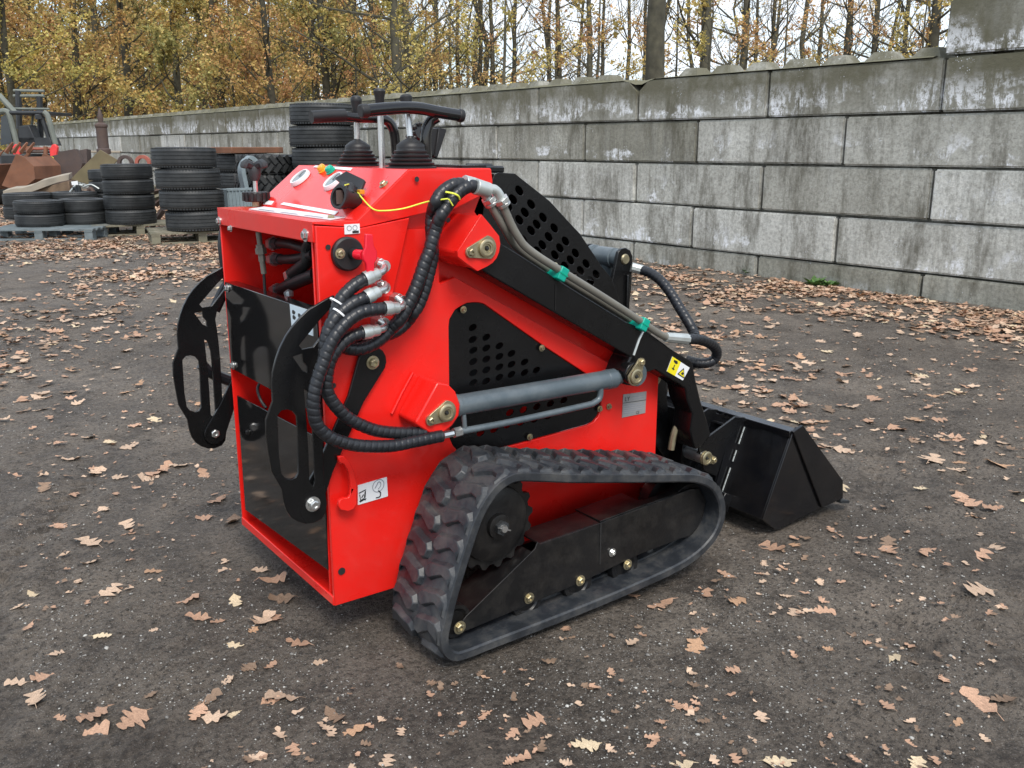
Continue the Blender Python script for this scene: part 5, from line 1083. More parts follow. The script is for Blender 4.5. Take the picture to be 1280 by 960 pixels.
# --- bellows, levers, grab handles, box and knob on top
def xy_at(u, x, z):   # the y at which a point (x, ?, z) shows at column u
    lo, hi = 1.5, 3.2
    for _ in range(40):
        m_ = (lo+hi)/2; q = RM.T @ (np.array([x, m_, z])-CAM); uu = CX+q[0]/-q[2]*F
        if uu > u: lo = m_
        else: hi = m_
    return lo
xb = pST.x+.075
def boot(u0, u1, vt, nm='lever_boot', rib=5):
    y_ = xy_at((u0+u1)/2, xb, zt); c = Vector((xb, y_, zt+.002)); edge = xy_at(u1, xb, zt); R_ = abs(((u1-u0)/2)/555*1.0); R_ = (u1-u0)/2/ (F/ float((np.array(c)-CAM)@(-RM[:, 2])))
    # top height from the image row
    lo, hi = zt, zt+.3
    for _ in range(40):
        m_ = (lo+hi)/2; q = RM.T @ (np.array([xb, y_, m_])-CAM); vv = CY-q[1]/-q[2]*F
        if vv > vt: lo = m_
        else: hi = m_
    hgt = lo-zt; pr_ = [(R_*1.0, 0)]
    for k in range(rib):
        f0 = k/rib*.62; f1 = (k+.5)/rib*.62; f2 = (k+1)/rib*.62; r_ = R_*(1-.42*k/rib)
        pr_ += [(r_, hgt*f0), (r_*1.0, hgt*(f0+.04)), (r_*.86, hgt*f1), (r_*.84, hgt*(f1+.02))]
    pr_ += [(R_*.56, hgt*.64), (R_*.55, hgt*.72), (R_*.36, hgt*.84), (R_*.14, hgt*.93), (R_*.12, hgt), (0, hgt)]
    return part(nm, MB().lathe(pr_, c, (0, 0, 1), 28), M['boot'], ml, ang=60), c, hgt
def lever(par, x, y, v0, u1, v1, knob_v, r_knob=.0125):
    z0 = 0
    def zv(v, x, y):
        lo, hi = .9, 1.7
        for _ in range(40):
            m_ = (lo+hi)/2; q = RM.T @ (np.array([x, y, m_])-CAM); vv = CY-q[1]/-q[2]*F
            if vv > v: lo = m_
            else: hi = m_
        return lo
    a = Vector((x, y, zv(v0, x, y))); y1 = xy_at(u1, x, zv(v1, x, y)); b_ = Vector((x, y1, zv(v1, x, y1)))
    d_ = (b_-a).normalized(); kz = zv(knob_v, x, y1); kl = b_.z-kz; s_ = part('lever_rod', MB().cyl(a, b_-d_*kl*.8, .0078, seg=12), M['steel'], ml)
    k0 = b_-d_*kl; part('lever_knob', MB().lathe([(.009, 0), (.0105, kl*.15), (.0115, kl*.5), (.0145, kl*.75), (.0150, kl*.85), (.012, kl*.96), (.006, kl), (0, kl)], k0, d_, 20), M['boot'], s_); return s_
b1, c1, h1_ = boot(420, 476, 173); lever(b1, c1.x, c1.y, 178, 445, 119.5, 150)
b3, c3, h3_ = boot(482, 546, 171); lever(b3, c3.x, c3.y, 176, 507, 118, 143)
yv = xy_at(478, xb-.02, zt); lever(None, xb-.02, yv, 211, 474, 110.5, 134, .015)
yh1 = xy_at(455, pST.x+.03, 1.16); yh1 = c3.y-.10; 
def htube(px, y_, r_, name, grip=None):
    P = resample(spline([S(u, v, y=y_) for u, v in px], 8), .006); return part(name, MB().tube(P, r_, 16), M['boot' if name == 'grip' else 'blackgloss'], ml)
yn = YB+.10
hb1 = part('grab_handle', MB().tube(resample(spline([S(453, 139, y=yn), S(470, 137, y=yn), S(495, 135, y=yn), S(512, 134.6, y=yn), S(528, 136, y=yn), S(548, 140, y=yn), S(576, 144.5, y=yn)], 8), .006), .0142, 16), M['blackgloss'], ml)
part('handle_cap', MB().cyl(S(572, 144, y=yn), S(578.5, 145, y=yn), .0156), M['boot'], hb1, .003); part('handle_cap', MB().cyl(S(450, 139.2, y=yn), S(460, 138.2, y=yn), .0156), M['boot'], hb1, .003)
part('handle_leg', MB().tube(resample(spline([S(547, 146, y=yn+.01), S(538, 152, y=yn+.02), S(533, 163, y=yn+.02), S(532, 180, y=yn+.02), S(534, 212, y=yn+.02)], 8), .006), .0135, 14), M['blackgloss'], hb1)
yf_ = YB+.38
hb2 = part('grab_handle', MB().tube(resample(spline([S(389, 146.5, y=yf_), S(410, 145, y=yf_), S(431, 144, y=yf_)], 8), .006), .0155, 16), M['boot'], ml)
part('handle_bar', MB().tube(resample(spline([S(425, 144.5, y=yf_), S(450, 147, y=yf_), S(474, 148, y=yf_), S(484, 151, y=yf_), S(490, 158, y=yf_), S(493.5, 170, y=yf_), S(495, 190, y=yf_), S(495, 212, y=yf_)], 8), .006), .0128, 14), M['blackgloss'], hb2)
bx = S(545, 182, y=yn+.12); hold = part('phone_box', MB().prism([S(538, 161, y=yn+.12), S(550, 160, y=yn+.12), S(551, 166, y=yn+.12), S(544, 197, y=yn+.12), S(533, 193, y=yn+.12)], (0, .06, 0)), M['boot'], ml, .004)
part('box_lid', MB().prism([S(549, 159, y=yn+.115), S(559, 162, y=yn+.115), S(557, 168, y=yn+.115), S(547, 198, y=yn+.115), S(543, 197, y=yn+.115)], (0, .07, 0)), M['boot'], hold, .003)
t = MB(); kc = S(523, 168, y=yn+.16); t.lathe([(0, -.02), (.02, -.02), (.022, -.015), (.022, .015), (.02, .02), (0, .02)], kc, (0, -1, .3), 14)
for k in range(10): a = 2*pi*k/10; t.lathe([(0, -.022), (.006, -.018), (.006, .018), (0, .022)], kc+Vector((cos(a)*.022, 0, sin(a)*.022)), (0, -1, .3), 8)
part('knurled_knob', t, M['boot'], ml); part('knob_stem', MB().cyl(kc, Vector((kc.x+.01, kc.y, zt)), .008), M['boot'], ml)
# yellow twine from key switch to hose
tw = MB(); tw.tube(resample(spline([c2+Vector((0, -.02, .028)), slope(447, 240, .02), slope(455, 251, .012), S(466, 261, y=YB-.006), S(480, 263.5, y=YB-.012), S(505, 260.5, y=YB-.03), S(535, 252, y=YB-.06), S(560, 248.5, y=1.772)], 8), .006), .0017, 6)
tw.tube(resample(spline([S(557, 240, y=1.772), S(567, 242, y=1.770), S(573, 245, y=1.772), S(574.5, 249, y=1.778)], 6), .004), .0022, 6); tw.tube([S(561, 249, y=1.77), S(566, 257, y=1.772)], .0018, 6)
solo('yellow_twine', tw, M['twine'], 'thin yellow twine tied from the ignition switch to the wrapped hose', 'twine', tuple(S(505, 260, y=YB-.03)), ang=60)

# ------------------------------------------------------------------ rubber track units
outl = [(1.012, .0105), (.990, .022), (.976, .044), (.972, .075), (.982, .116), (1.0, .175), (1.038, .274), (1.066, .338), (1.09, .374), (1.12, .402), (1.155, .417), (1.19, .418), (1.26, .402), (1.35, .380), (1.5, .348), (1.627, .321), (1.72, .302), (1.78, .286), (1.834, .258), (1.866, .222), (1.884, .18), (1.884, .14), (1.868, .105), (1.835, .075), (1.78, .05), (1.70, .034), (1.542, .022), (1.404, .016), (1.25, .012), (1.10, .010), (1.045, .0085)]
lp_ = spline([Vector((x, 0, z)) for x, z in outl]+[Vector((outl[0][0], 0, outl[0][1]))], 6)
NP = 35; loop = resample(lp_, .01)[:-1]
def loop_at(s, Ls):
    return s
dl = [0]
for i in range(1, len(loop)+1): dl.append(dl[-1]+(loop[i % len(loop)]-loop[i-1]).length)
LL = dl[-1]
def lp_at(s):
    s %= LL
    import bisect
    i = min(len(loop)-1, bisect.bisect_right(dl, s)-1); f = (s-dl[i])/(dl[i+1]-dl[i]); a = loop[i]; b_ = loop[(i+1) % len(loop)]
    p = a.lerp(b_, f); t = (b_-a).normalized(); a0 = loop[i-1]; b1_ = loop[(i+2) % len(loop)]
    t = ((b_-a0).normalized()*(1-f)+(b1_-a).normalized()*f).normalized()
    return p, t
_cen = sum(loop, Vector())/len(loop)
def frame(s):
    p, t = lp_at(s); n_ = Vector((t.z, 0, -t.x))
    if n_.dot(p-_cen) < 0 and abs(n_.dot((p-_cen).normalized())) > .05: n_ = -n_
    return p, t, n_
# winding sign fixed once so that normals always point outwards
p_, t_, n0 = frame(LL*.6); sgn = None
def frame(s, _s=[None]):
    p, t = lp_at(s); n_ = Vector((t.z, 0, -t.x))
    if _s[0] is None:
        pb, tb = lp_at(LL*.05); nb = Vector((tb.z, 0, -tb.x)); _s[0] = 1 if nb.dot(pb-_cen) > 0 else -1
    return p, t, n_*_s[0]
def track_unit(y0, mirror=False):
    wdt = .226; Y = (lambda w_: y0+w_) if not mirror else (lambda w_: y0-w_)
    vs = []; fs = []; n = len(loop); sec = [(0.0, .003), (0.0, -.014), (.004, -.018), (wdt/2-.03, -.018), (wdt/2-.03, -.024), (wdt/2+.03, -.024), (wdt/2+.03, -.018), (wdt-.004, -.018), (wdt, -.014), (wdt, .003), (wdt-.004, .005), (.004, .005)]
    m_ = len(sec)
    for i in range(n):
        p, t, n_ = frame(dl[i])
        for w_, h_ in sec: q = p+n_*h_; vs.append((q.x, Y(w_), q.z))
    for i in range(n):
        j = (i+1) % n
        for k in range(m_): k2 = (k+1) % m_; fs.append((i*m_+k, i*m_+k2, j*m_+k2, j*m_+k))
    tr_ = part('rubber_track', MB().add(vs, fs), M['rubber'], ml, ang=40)
    rr = random.Random(3)
    shape = [(-.004, .004), (.016, .014), (.020, .040), (.010, .062), (-.006, .086), (.002, .108), (.026, .113), (.046, .100), (.052, .066), (.060, .040), (.058, .016), (.040, .002)]
    tops = [(.004, .010), (.020, .018), (.024, .041), (.015, .062), (.002, .086), (.008, .103), (.024, .106), (.036, .095), (.040, .066), (.046, .041), (.045, .022), (.033, .010)]
    for row in (0, 1):
        for k in range(NP):
            s0 = (k+.5*row)*LL/NP; bvs = []
            for lst, hh_ in ((shape, .002), (tops, .0165)):
                for a, w_ in lst:
                    p, t, n_ = frame(s0+(a if True else -a)); ww = w_ if row == 0 else wdt-w_; q = p+n_*(hh_-(.005 if w_ < .0105 and hh_ > .01 else 0)); bvs.append((q.x, Y(ww), q.z))
            K = len(shape); f_ = [tuple(K+i for i in range(K))]+[(i, (i+1) % K, K+(i+1) % K, K+i) for i in range(K)]
            part('lug', MB().add(bvs, f_), M['rubber'], tr_, .0018, ang=30, seg=1)
    for k in range(NP):  # drive teeth on the inside
        p, t, n_ = frame(k*LL/NP+.01); c_ = p-n_*.028; R3 = Matrix((t, Vy, n_)).transposed()
        part('drive_tooth', MB().box(Vector((c_.x, Y(wdt/2), c_.z)), (.022, .04, .026), R3), M['rubber'], tr_, .003, seg=1)
    # undercarriage
    P0 = [(1.039, .058), (1.066, .082), (1.265, .198), (1.273, .214), (1.283, .206), (1.475, .214), (1.69, .226), (1.80, .234), (1.832, .228), (1.862, .185), (1.84, .12), (1.80, .098), (1.60, .090), (1.491, .076), (1.35, .063), (1.081, .045), (1.05, .045)]
    w0, w1 = .048, .052
    side = [Vector((x, Y(w0), z)) for x, z in P0]
    uf = part('undercarriage_frame', MB().prism(side, Vector((0, (Y(w1)-Y(w0)), 0))), M['frame'], ml, .0015)
    sgn_ = 1 if not mirror else -1
    part('top_plate', MB().prism([Vector((1.283, Y(w1+.001), .206)), Vector((1.474, Y(w1+.001), .214)), Vector((1.474, Y(w1+.001), .209)), Vector((1.283, Y(w1+.001), .201))], (0, sgn_*.09, 0)), M['frame'], uf, .001)
    part('top_plate', MB().prism([Vector((1.477, Y(w1+.001), .217)), Vector((1.64, Y(w1+.001), .226)), Vector((1.64, Y(w1+.001), .221)), Vector((1.477, Y(w1+.001), .212))], (0, sgn_*.10, 0)), M['frame'], uf, .001)
    part('top_plate', MB().prism([Vector((1.641, Y(w1+.001), .225)), Vector((1.80, Y(w1+.001), .232)), Vector((1.80, Y(w1+.001), .227)), Vector((1.641, Y(w1+.001), .220))], (0, sgn_*.028, 0)), M['frame'], uf, .001)
    part('seam_step', MB().bb((1.472, Y(w0-.0015), .100), (1.476, Y(w0+.001), .213)), M['ink'], uf)
    part('inner_rail', MB().prism([Vector((1.05, Y(.15), .07)), Vector((1.27, Y(.15), .16)), Vector((1.80, Y(.15), .19)), Vector((1.80, Y(.15), .12)), Vector((1.08, Y(.15), .045))], (0, sgn_*.012, 0)), M['frame'], uf)
    part('sloping_plate', MB().prism([Vector((1.07, Y(w1+.001), .082)), Vector((1.262, Y(w1+.001), .188)), Vector((1.262, Y(w1+.001), .182)), Vector((1.07, Y(w1+.001), .076))], (0, sgn_*.095, 0)), M['frame'], uf)
    sp = Vector((1.168, Y(.085), .277)); R_ = .118; teeth = []
    for k in range(17*4):
        a = 2*pi*k/(17*4); rr_ = R_ if k % 4 in (0, 1) else R_*.90; teeth.append(sp+Vector((rr_*cos(a), 0, rr_*sin(a))))
    sk = part('drive_sprocket', MB().prism(teeth, (0, sgn_*.012, 0)), M['frame'], ml, .001)
    ax_ = (0, -sgn_, 0)
    part('sprocket_hub', MB().lathe([(.095, -.001), (.092, .010), (.078, .016), (.05, .018), (.032, .02), (.030, .03), (.02, .032), (0, .032)], sp, ax_, 36), M['frame'], sk)
    part('hub_nut', MB().lathe([(.0, .05), (.008, .05), (.010, .046), (.010, .030)], sp, ax_, 12), M['steel'], sk); part('castle_nut', MB().cyl(sp+Vector(ax_)*.031, sp+Vector(ax_)*.042, .018, seg=6), M['darkmetal'], sk)
    part('split_pin', MB().cyl(sp+Vector(ax_)*.046+Vector((-.018, 0, .008)), sp+Vector(ax_)*.046+Vector((.018, 0, -.008)), .002, seg=6), M['steel'], sk)
    part('drive_motor', MB().cyl(sp, Vector((sp.x, (YB if not mirror else YF), sp.z)), .06, seg=20), M['frame'], sk)
    for x in (1.247, 1.409, 1.57):
        c_ = Vector((x+.005, Y(.06), .062)); rl = part('track_roller', MB().lathe([(0, .0), (.02, 0), (.026, -.004), (.030, -.004), (.034, 0), (.045, .0), (.047, -.004), (.047, -.02), (.036, -.024), (.036, -.09), (.047, -.094), (.047, -.11), (0, -.11)], c_, ax_, 28), M['frame'], ml)
        bolt(p=Vector((x, Y(w0-.001), .074)), ax=ax_, r=.010, parent=rl)
    bolt(p=Vector((1.515, Y(w0-.001), .123)), ax=ax_, r=.008, parent=uf, m='steel'); bolt(p=Vector((1.046, Y(w0-.001), .060)), ax=ax_, r=.011, parent=uf)
    for x, z, r_ in ((1.80, .165, .078), (1.045, .07, .040)):
        part('idler_wheel', MB().lathe([(0, 0), (r_*.6, 0), (r_*.8, .006), (r_, .006), (r_, -.03), (r_*.8, -.034), (r_*.8, -.07), (r_, -.074), (r_, -.11), (0, -.11)], Vector((x, Y(.065), z)), ax_, 30), M['frame'], ml)
track_unit(YT); track_unit(YF+(YB-YT), True)

# ================================================================== fallen oak leaves
def leaf_mat(name, c):
    m = mat(name, c, .65, 0, 0, .28, 14, .3, 60, dirt=.5, dirtcol=tuple(q*.6 for q in c), dscale=12, objrand=.18, spec=.3, coord='Generated'); return m
LC = {'pale tan': (.53, .38, .27), 'light brown': (.44, .27, .18), 'orange brown': (.46, .28, .17), 'dull brown': (.23, .155, .105), 'pale yellow': (.60, .48, .32)}
LM = {k: leaf_mat('leaf_'+k.replace(' ', '_'), v) for k, v in LC.items()}
def oak_outline2(rr, n):
    out = []; Ls = 1.0
    half = []
    half.append((0.0, .015)); 
    for k in range(n):
        f0 = (k+rr.uniform(0, .2))/n*.9+.07; f1 = (k+rr.uniform(.45, .7))/n*.9+.07; wv = .40*sin(pi*min(.97, (f1*.8+.16)))**.7*rr.uniform(.55, 1.3)
        half.append((f0, .05+wv*rr.uniform(.12, .38))); half.append((f1-.02, wv*rr.uniform(.8, 1.0))); half.append((f1+rr.uniform(.05, .10), wv*rr.uniform(.75, 1.15)))
    half.append((1.0, .02)); return half
def oak_leaf(seed, n=0):
    rr = random.Random(seed); n = n or rr.choice([3, 4, 4]); L_ = oak_outline2(rr, n); R_ = oak_outline2(rr, n); cu = rr.uniform(.2, 1.3); be = rr.uniform(-1.2, 1.2); tw_ = rr.uniform(-1, 1); fold = rr.uniform(-.2, .9)
    def P(x, y):
        z = cu*.9*(x-.5)**2*.5+fold*abs(y)*.55+be*.18*sin(x*5)*y+tw_*.25*(x-.5)*y+rr.uniform(-.03, .03)
        return ((x-.5), y, z)
    n = len(L_); vs = [P(x, 0) for x, _ in L_]+[P(x, y) for x, y in L_]+[P(x, -y) for x, y in R_]
    fs = []
    for i in range(n-1): fs += [(i, i+1, n+i+1, n+i), (i, 2*n+i, 2*n+i+1, i+1)]
    b = len(vs); vs += [P(-.0, -.008), P(-.0, .008)]; vs += [(-.72, .01, .03), (-.72, -.005, .03)]; fs.append((b, b+1, b+2, b+3))
    mz = min(q[2] for q in vs); vs = [(x, y, z-mz) for x, y, z in vs]
    return np.array(vs), fs
shapes = [oak_leaf(100+i) for i in range(10)]; simple = [oak_leaf(300+i, 2) for i in range(10)]
LMESH = {}
for i, (vs, fs) in enumerate(shapes):
    for k in LC:
        me = bpy.data.meshes.new('oak_leaf'); me.from_pydata([tuple(q) for q in vs], [], fs); me.materials.append(LM[k]); me.polygons.foreach_set('use_smooth', [True]*len(me.polygons)); LMESH[(i, k)] = me
def gz(x, y): return GZ+float(relief(x, y))
def in_machine(x, y): return (.80 < x < 2.0 and 1.58 < y < 2.76) or (2.15 < x < 2.62 and 1.66 < y < 2.66)
# leaves one can point to in the photograph: u, v, length in px, colour
hand = [(75, 817, 30, 'pale tan'), (20, 858, 28, 'pale tan'), (54, 847, 36, 'light brown'), (44, 877, 38, 'pale tan'), (116, 897, 42, 'light brown'), (166, 903, 44, 'light brown'), (76, 903, 18, 'light brown'), (115, 914, 50, 'light brown'), (186, 870, 26, 'dull brown'), (128, 797, 28, 'pale yellow'), (138, 738, 34, 'pale tan'), (192, 714, 24, 'orange brown'), (111, 681, 44, 'pale tan'), (98, 727, 18, 'pale tan'), (41, 742, 20, 'pale yellow'), (22, 762, 18, 'pale tan'), (113, 705, 24, 'pale tan'), (158, 658, 34, 'pale tan'), (92, 617, 14, 'light brown'), (55, 614, 26, 'dull brown'),
        (295, 751, 30, 'pale yellow'), (342, 724, 40, 'light brown'), (325, 712, 26, 'pale tan'), (352, 748, 34, 'dull brown'), (235, 749, 32, 'light brown'), (247, 774, 34, 'light brown'), (272, 776, 22, 'light brown'), (328, 776, 42, 'pale tan'), (344, 773, 30, 'light brown'), (316, 788, 20, 'orange brown'), (294, 806, 24, 'pale yellow'), (372, 803, 34, 'light brown'), (338, 830, 24, 'light brown'), (310, 836, 28, 'dull brown'), (283, 851, 26, 'pale tan'), (261, 877, 40, 'dull brown'), (247, 893, 32, 'light brown'), (269, 897, 40, 'pale tan'), (294, 888, 24, 'pale yellow'), (352, 872, 50, 'pale tan'), (338, 876, 30, 'light brown'), (350, 917, 30, 'pale tan'), (368, 932, 30, 'light brown'), (315, 945, 42, 'pale tan'), (418, 892, 40, 'dull brown'), (440, 911, 36, 'orange brown'), (483, 951, 26, 'pale tan'), (192, 787, 12, 'pale tan'),
        (603, 893, 24, 'light brown'), (640, 916, 24, 'light brown'), (670, 899, 38, 'light brown'), (732, 927, 44, 'pale yellow'), (868, 808, 44, 'orange brown'), (826, 755, 42, 'light brown'), (921, 751, 28, 'orange brown'), (917, 833, 26, 'light brown'), (863, 884, 24, 'light brown'), (952, 893, 28, 'pale tan'), (983, 743, 18, 'pale tan'), (1030, 760, 34, 'light brown'), (991, 765, 20, 'pale tan'), (1114, 819, 30, 'pale yellow'), (1182, 841, 24, 'light brown'), (1112, 687, 28, 'light brown'), (1223, 690, 40, 'light brown'), (1244, 677, 30, 'pale tan'), (1225, 738, 40, 'pale tan'), (1139, 921, 20, 'light brown'), (1195, 899, 26, 'orange brown'), (1225, 872, 60, 'light brown'), (1252, 868, 40, 'dull brown'), (1147, 948, 32, 'pale yellow'), (1172, 958, 36, 'light brown'), (852, 953, 34, 'pale yellow'), (975, 950, 46, 'pale yellow'), (650, 947, 30, 'light brown'), (1208, 622, 60, 'light brown'), (1245, 632, 40, 'light brown'), (965, 683, 38, 'light brown'), (993, 680, 20, 'orange brown'), (908, 717, 26, 'light brown'), (884, 742, 24, 'light brown'), (955, 703, 16, 'pale tan'), (1035, 809, 16, 'orange brown'), (1250, 577, 50, 'orange brown'), (1165, 575, 40, 'pale tan'), (1060, 560, 40, 'pale tan'), (1190, 545, 36, 'light brown'), (790, 742, 30, 'light brown'), (812, 724, 28, 'pale tan'), (708, 786, 20, 'light brown'), (600, 840, 16, 'dull brown'), (540, 852, 16, 'dull brown'), (500, 832, 16, 'dull brown'),
        (197, 592, 30, 'light brown'), (205, 585, 34, 'light brown'), (185, 598, 30, 'pale tan'), (224, 582, 26, 'pale tan'), (150, 598, 22, 'pale tan'), (120, 588, 30, 'pale tan'), (255, 595, 26, 'light brown'), (255, 647, 22, 'light brown'), (292, 650, 32, 'dull brown'), (130, 638, 22, 'pale tan'), (75, 657, 30, 'light brown'), (162, 560, 26, 'pale tan'), (90, 575, 30, 'pale tan')]
def zone_words(u, v):
    h_ = 'far left' if u < 130 else 'left' if u < 300 else 'by the rear corner' if u < 480 else 'by the track end' if u < 640 else 'near the track' if u < 860 else 'near the bucket' if u < 1020 else 'right' if u < 1160 else 'far right'
    v_ = 'in the far yard' if v < 400 else 'well behind' if v < 480 else 'in the middle distance' if v < 570 else 'level with the tracks' if v < 660 else 'in the near ground' if v < 760 else 'in the foreground' if v < 860 else 'at the bottom edge'
    return h_, v_
sizew = lambda px: 'small' if px < 22 else 'medium' if px < 34 else 'large'
rl = random.Random(21); cnt = 0; used = {}; cand = []
for (u, v, px, c) in hand: cand.append((u, v, px, c, True))
colw = ['pale tan', 'light brown', 'orange brown', 'dull brown', 'pale yellow']; wts = [4.5, 4.5, 1.4, 3, .7]
NEAR = []
def pxm(p): return F/float((np.array(p)-CAM)@(-RM[:, 2]))
pool = []
def dens_at(x, y):
    d = math.hypot(x, y); big_ = float(vnoise(np.array(x*.8), np.array(y*.8), 12)); fine = float(vnoise(np.array(x*2.6), np.array(y*2.6), 13))
    wd_ = 6.95-x   # metres to the wall
    base_ = 1.3+1.1*max(0, d-2.2)**1.5
    if d > 3.0: base_ += 3
    if wd_ < 3.3: base_ += 26*min(1, (3.3-wd_)/2.2)
    if d > 8.5: base_ += 46*min(1, (d-8.5)/2)
    if y > 12: base_ += 30
    f = (big_**1.5*2.0)*(0.35+1.4*(fine > .5)*fine)
    if x < .8 and d < 7: f *= .55
    return base_*f
NS = 800000; nr2 = np.random.default_rng(77); DP = 1.5+nr2.random(NS)*24.5; UU = nr2.uniform(-80, 1360, NS); LT = (UU-640)/F*DP*.969
XX = .5849*DP+.8111*LT; YY = .8111*DP-.5849*LT; DD = np.hypot(XX, YY); bigv = vnoise(XX*.8, YY*.8, 12); finev = vnoise(XX*2.6, YY*2.6, 13); WDI = 6.95-XX
BS = 1.6+np.where(DD > 4, 22, 0)+np.where(DD > 5.5, 25, 0)+2.6*np.maximum(0, DD-2.2)**1.5+np.where(WDI < 4.6, 190*np.clip((4.6-WDI)/2.8, 0, 1)**1.5, 0)+np.where(DD > 6.0, 170*np.clip((DD-6.0)/4.5, 0, 1), 0)
FF = (bigv**1.3*2.0)*(0.25+1.6*(finev > .45)*finev); FF = np.where((XX < .8) & (DD > 2.4) & (DD < 7), FF*2.6, FF)
keep = (nr2.random(NS) < BS*FF*24.5*(1440/F*DP*.969)/NS) & (XX < 6.8)
for x, y in zip(XX[keep], YY[keep]):
    if not in_machine(x, y): pool.append((float(x), float(y)))
print('leaf pool', len(pool))
for (x, y) in pool:
    ln = rl.uniform(.035, .085); pr = pxm((x, y, 0)); cand.append((x, y, ln*pr, rl.choices(colw, wts)[0], False))
hs_l = [c for c in cand if c[4]]; rest = sorted([c for c in cand if not c[4]], key=lambda c: -c[2]); single = hs_l+rest[:300-len(hs_l)]; mass = rest[300-len(hs_l):]
labels_used = set()
proj = lambda p: (lambda q: (CX+q[0]/-q[2]*F, CY-q[1]/-q[2]*F))(RM.T @ (np.array(p)-CAM))
for (a, b_, px, c, isn) in single:
    if isn:
        p = S(a, b_, z=GZ+.004); x, y = p.x, p.y; ln = px*.88/pxm((x, y, 0)); u, v = a, b_; ln = min(ln, .115)
    else: x, y = a, b_; ln = px/pxm((x, y, 0)); u, v = proj((x, y, GZ))
    if in_machine(x, y) and not isn: continue
    k = rl.randrange(10); o = link('oak_leaf', LMESH[(k, c)], None, (x, y, gz(x, y)+.001)); s_ = ln*rl.uniform(.95, 1.1); o.scale = (s_, s_*rl.uniform(.85, 1.15), s_*rl.uniform(.4, 1.25)); o.rotation_euler = (rl.gauss(0, .12), rl.gauss(0, .12), rl.uniform(0, 2*pi))
    h_, v_ = zone_words(u, v); curl = 'flat' if o.scale[2] < s_*.5 else 'slightly curled' if o.scale[2] < s_*.72 else 'strongly curled'
    near_ = ''
    tag(o, f'{curl} {sizew(px)} {c} oak leaf, {v_}, {h_}', 'leaf', 'fallen oak leaves on the dark dirt')
# the many smaller ones further off
vs_all = []; fs_all = []; mi = []; off = 0
extra = []
fr_ = np.random.default_rng(88); fd = 1.3+fr_.random(2600)*5; fu = fr_.uniform(-60, 1340, 2600); fl_ = (fu-640)/F*fd*.969
for x, y, q in zip(.5849*fd+.8111*fl_, .8111*fd-.5849*fl_, fr_.random(2600)):
    if not in_machine(x, y) and vnoise(np.array(x*1.5), np.array(y*1.5), 41) > .4: mass.append((float(x), float(y), float(.010+.022*q*q)*pxm((x, y, 0)), ('light brown', 'dull brown', 'pale tan')[int(q*997) % 3], False))
MZ = GZ+relief(np.array([m[0] for m in mass]), np.array([m[1] for m in mass]))
for (x, y, px, c, _), zg in zip(mass, MZ):
    k = rl.randrange(10); V, Fs = (shapes if px > 14 else simple)[k]; ln = px/pxm((x, y, 0))*rl.uniform(.9, 1.25); az = rl.uniform(0, 2*pi); ca, sa = cos(az), sin(az); tx, ty = rl.gauss(0, .2), rl.gauss(0, .2); fz = rl.uniform(.35, 1.1)
    W = V*np.array([ln, ln*.95, ln*fz]); X_ = W[:, 0]*ca-W[:, 1]*sa; Y_ = W[:, 0]*sa+W[:, 1]*ca; Z_ = W[:, 2]+np.maximum(0, X_*tx+Y_*ty)+zg+rl.uniform(0, .01)
    vs_all.append(np.stack([X_+x, Y_+y, Z_], 1)); 
    for f_ in Fs: fs_all.append([off+i for i in f_]); mi.append(colw.index(c))
    off += len(V)
me = fast_mesh('leaf_litter', np.concatenate(vs_all), np.array(fs_all, dtype=np.int32), 4)
for c in colw: me.materials.append(LM[c])
me.polygons.foreach_set('material_index', np.array(mi, dtype=np.int32)); o = link('leaf_litter', me); tag(o, 'carpet of dry brown oak leaves thinning out towards the machine', 'leaf litter', kind='stuff')

# ------------------------------------------------------------------ gravel lying in the dirt
def stone(seed):
    r = random.Random(seed); V = []
    for (a, b_, c) in ((1, 0, 0), (-1, 0, 0), (0, 1, 0), (0, -1, 0), (0, 0, .7), (0, 0, -.6), (.6, .6, .3), (-.6, .5, .35), (.5, -.7, .25), (-.6, -.6, .3)): V.append((a*r.uniform(.7, 1.1), b_*r.uniform(.7, 1.1), c*r.uniform(.7, 1.1)))
    bm = bmesh.new(); vv = [bm.verts.new(q) for q in V]; bmesh.ops.convex_hull(bm, input=vv); bmesh.ops.triangulate(bm, faces=bm.faces); loose = [v for v in bm.verts if not v.link_faces]; bmesh.ops.delete(bm, geom=loose, context='VERTS'); bm.verts.index_update()
    A = np.array([v.co for v in bm.verts]); B = np.array([[v.index for v in f.verts] for f in bm.faces]); bm.free(); return A, B
ST = [stone(i) for i in range(6)]
gv = mat('gravel_stone', (.22, .21, .195), .85, 0, 0, .35, 60, dirt=.6, dirtcol=(.07, .065, .06), dscale=40); gv2 = mat('pale_gravel_stone', (.42, .41, .38), .8, 0, 0, .25, 60); gv3 = mat('dark_clod', (.045, .04, .035), .95, 0, 0, .3, 60)
nrs = np.random.default_rng(11); vs_all = []; fs_all = []; mi = []; off = 0; made = 0
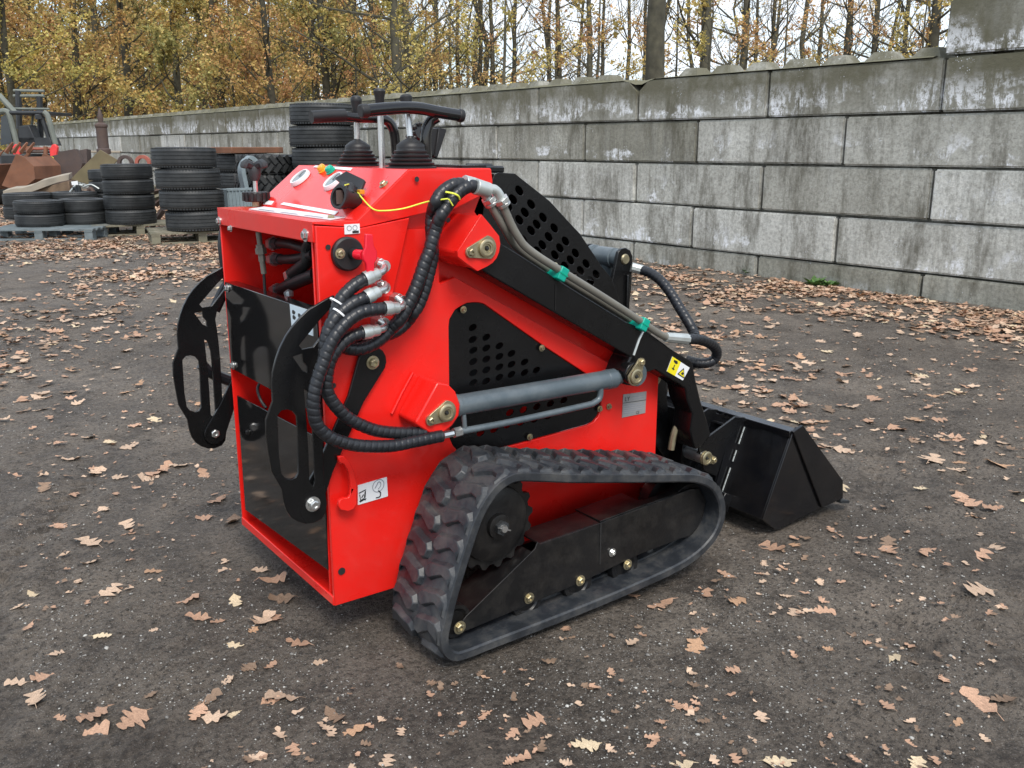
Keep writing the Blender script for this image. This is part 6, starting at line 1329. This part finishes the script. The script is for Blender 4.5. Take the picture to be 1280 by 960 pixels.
NG = 75000; dpt = 1.25+nrs.random(NG)**1.6*8.5; uu = nrs.uniform(-60, 1340, NG); lt = (uu-640)/F*dpt*.969; gx_ = .5849*dpt+.8111*lt; gy_ = .8111*dpt-.5849*lt
zz = vnoise(gx_*2.2, gy_*2.2, 31)*.6+vnoise(gx_*6, gy_*6, 32)*.4; near_rut = np.zeros(NG)
for (x0, y0, x1, y1, wd) in RUTS:
    L_ = math.hypot(x1-x0, y1-y0); tx, ty = (x1-x0)/L_, (y1-y0)/L_; ac = np.abs(-(gx_-x0)*ty+(gy_-y0)*tx); near_rut = np.maximum(near_rut, np.exp(-((ac-wd*1.1)/.05)**2))
inm = ((gx_ > .8) & (gx_ < 2.0) & (gy_ > 1.58) & (gy_ < 2.76))
kp = ((zz > .5) | (nrs.random(NG) < .18) | (nrs.random(NG) < near_rut*.7)) & (~inm | (nrs.random(NG) < .3)); gx_, gy_, near_rut = gx_[kp], gy_[kp], near_rut[kp]; gz_ = GZ+relief(gx_, gy_)
for x, y, z, nr_ in zip(gx_, gy_, gz_, near_rut):
    k = nrs.integers(6); A, B = ST[k]; r1 = nrs.random(); s_ = .0011+.0026*r1**2.5+(.0045*nrs.random() if nrs.random() < .03+.05*nr_ else 0); az = nrs.random()*6.28; ca, sa = cos(az), sin(az); W = A*s_*nrs.uniform(.7, 1.2, 3)
    vs_all.append(np.stack([W[:, 0]*ca-W[:, 1]*sa+x, W[:, 0]*sa+W[:, 1]*ca+y, W[:, 2]+z+s_*.2], 1)); fs_all.append(B+off); rc_ = nrs.random(); mi += [2 if rc_ < .32+.4*nr_ else 1 if rc_ > .75 else 0]*len(B); off += len(A)
me = fast_mesh('loose_gravel', np.concatenate(vs_all), np.concatenate(fs_all).astype(np.int32), 3)
for m_ in (gv, gv2, gv3): me.materials.append(m_)
me.polygons.foreach_set('material_index', np.array(mi, dtype=np.int32)); o = link('loose_gravel', me); tag(o, 'loose grey grit and crumbs of dirt on the yard', 'gravel', kind='stuff')
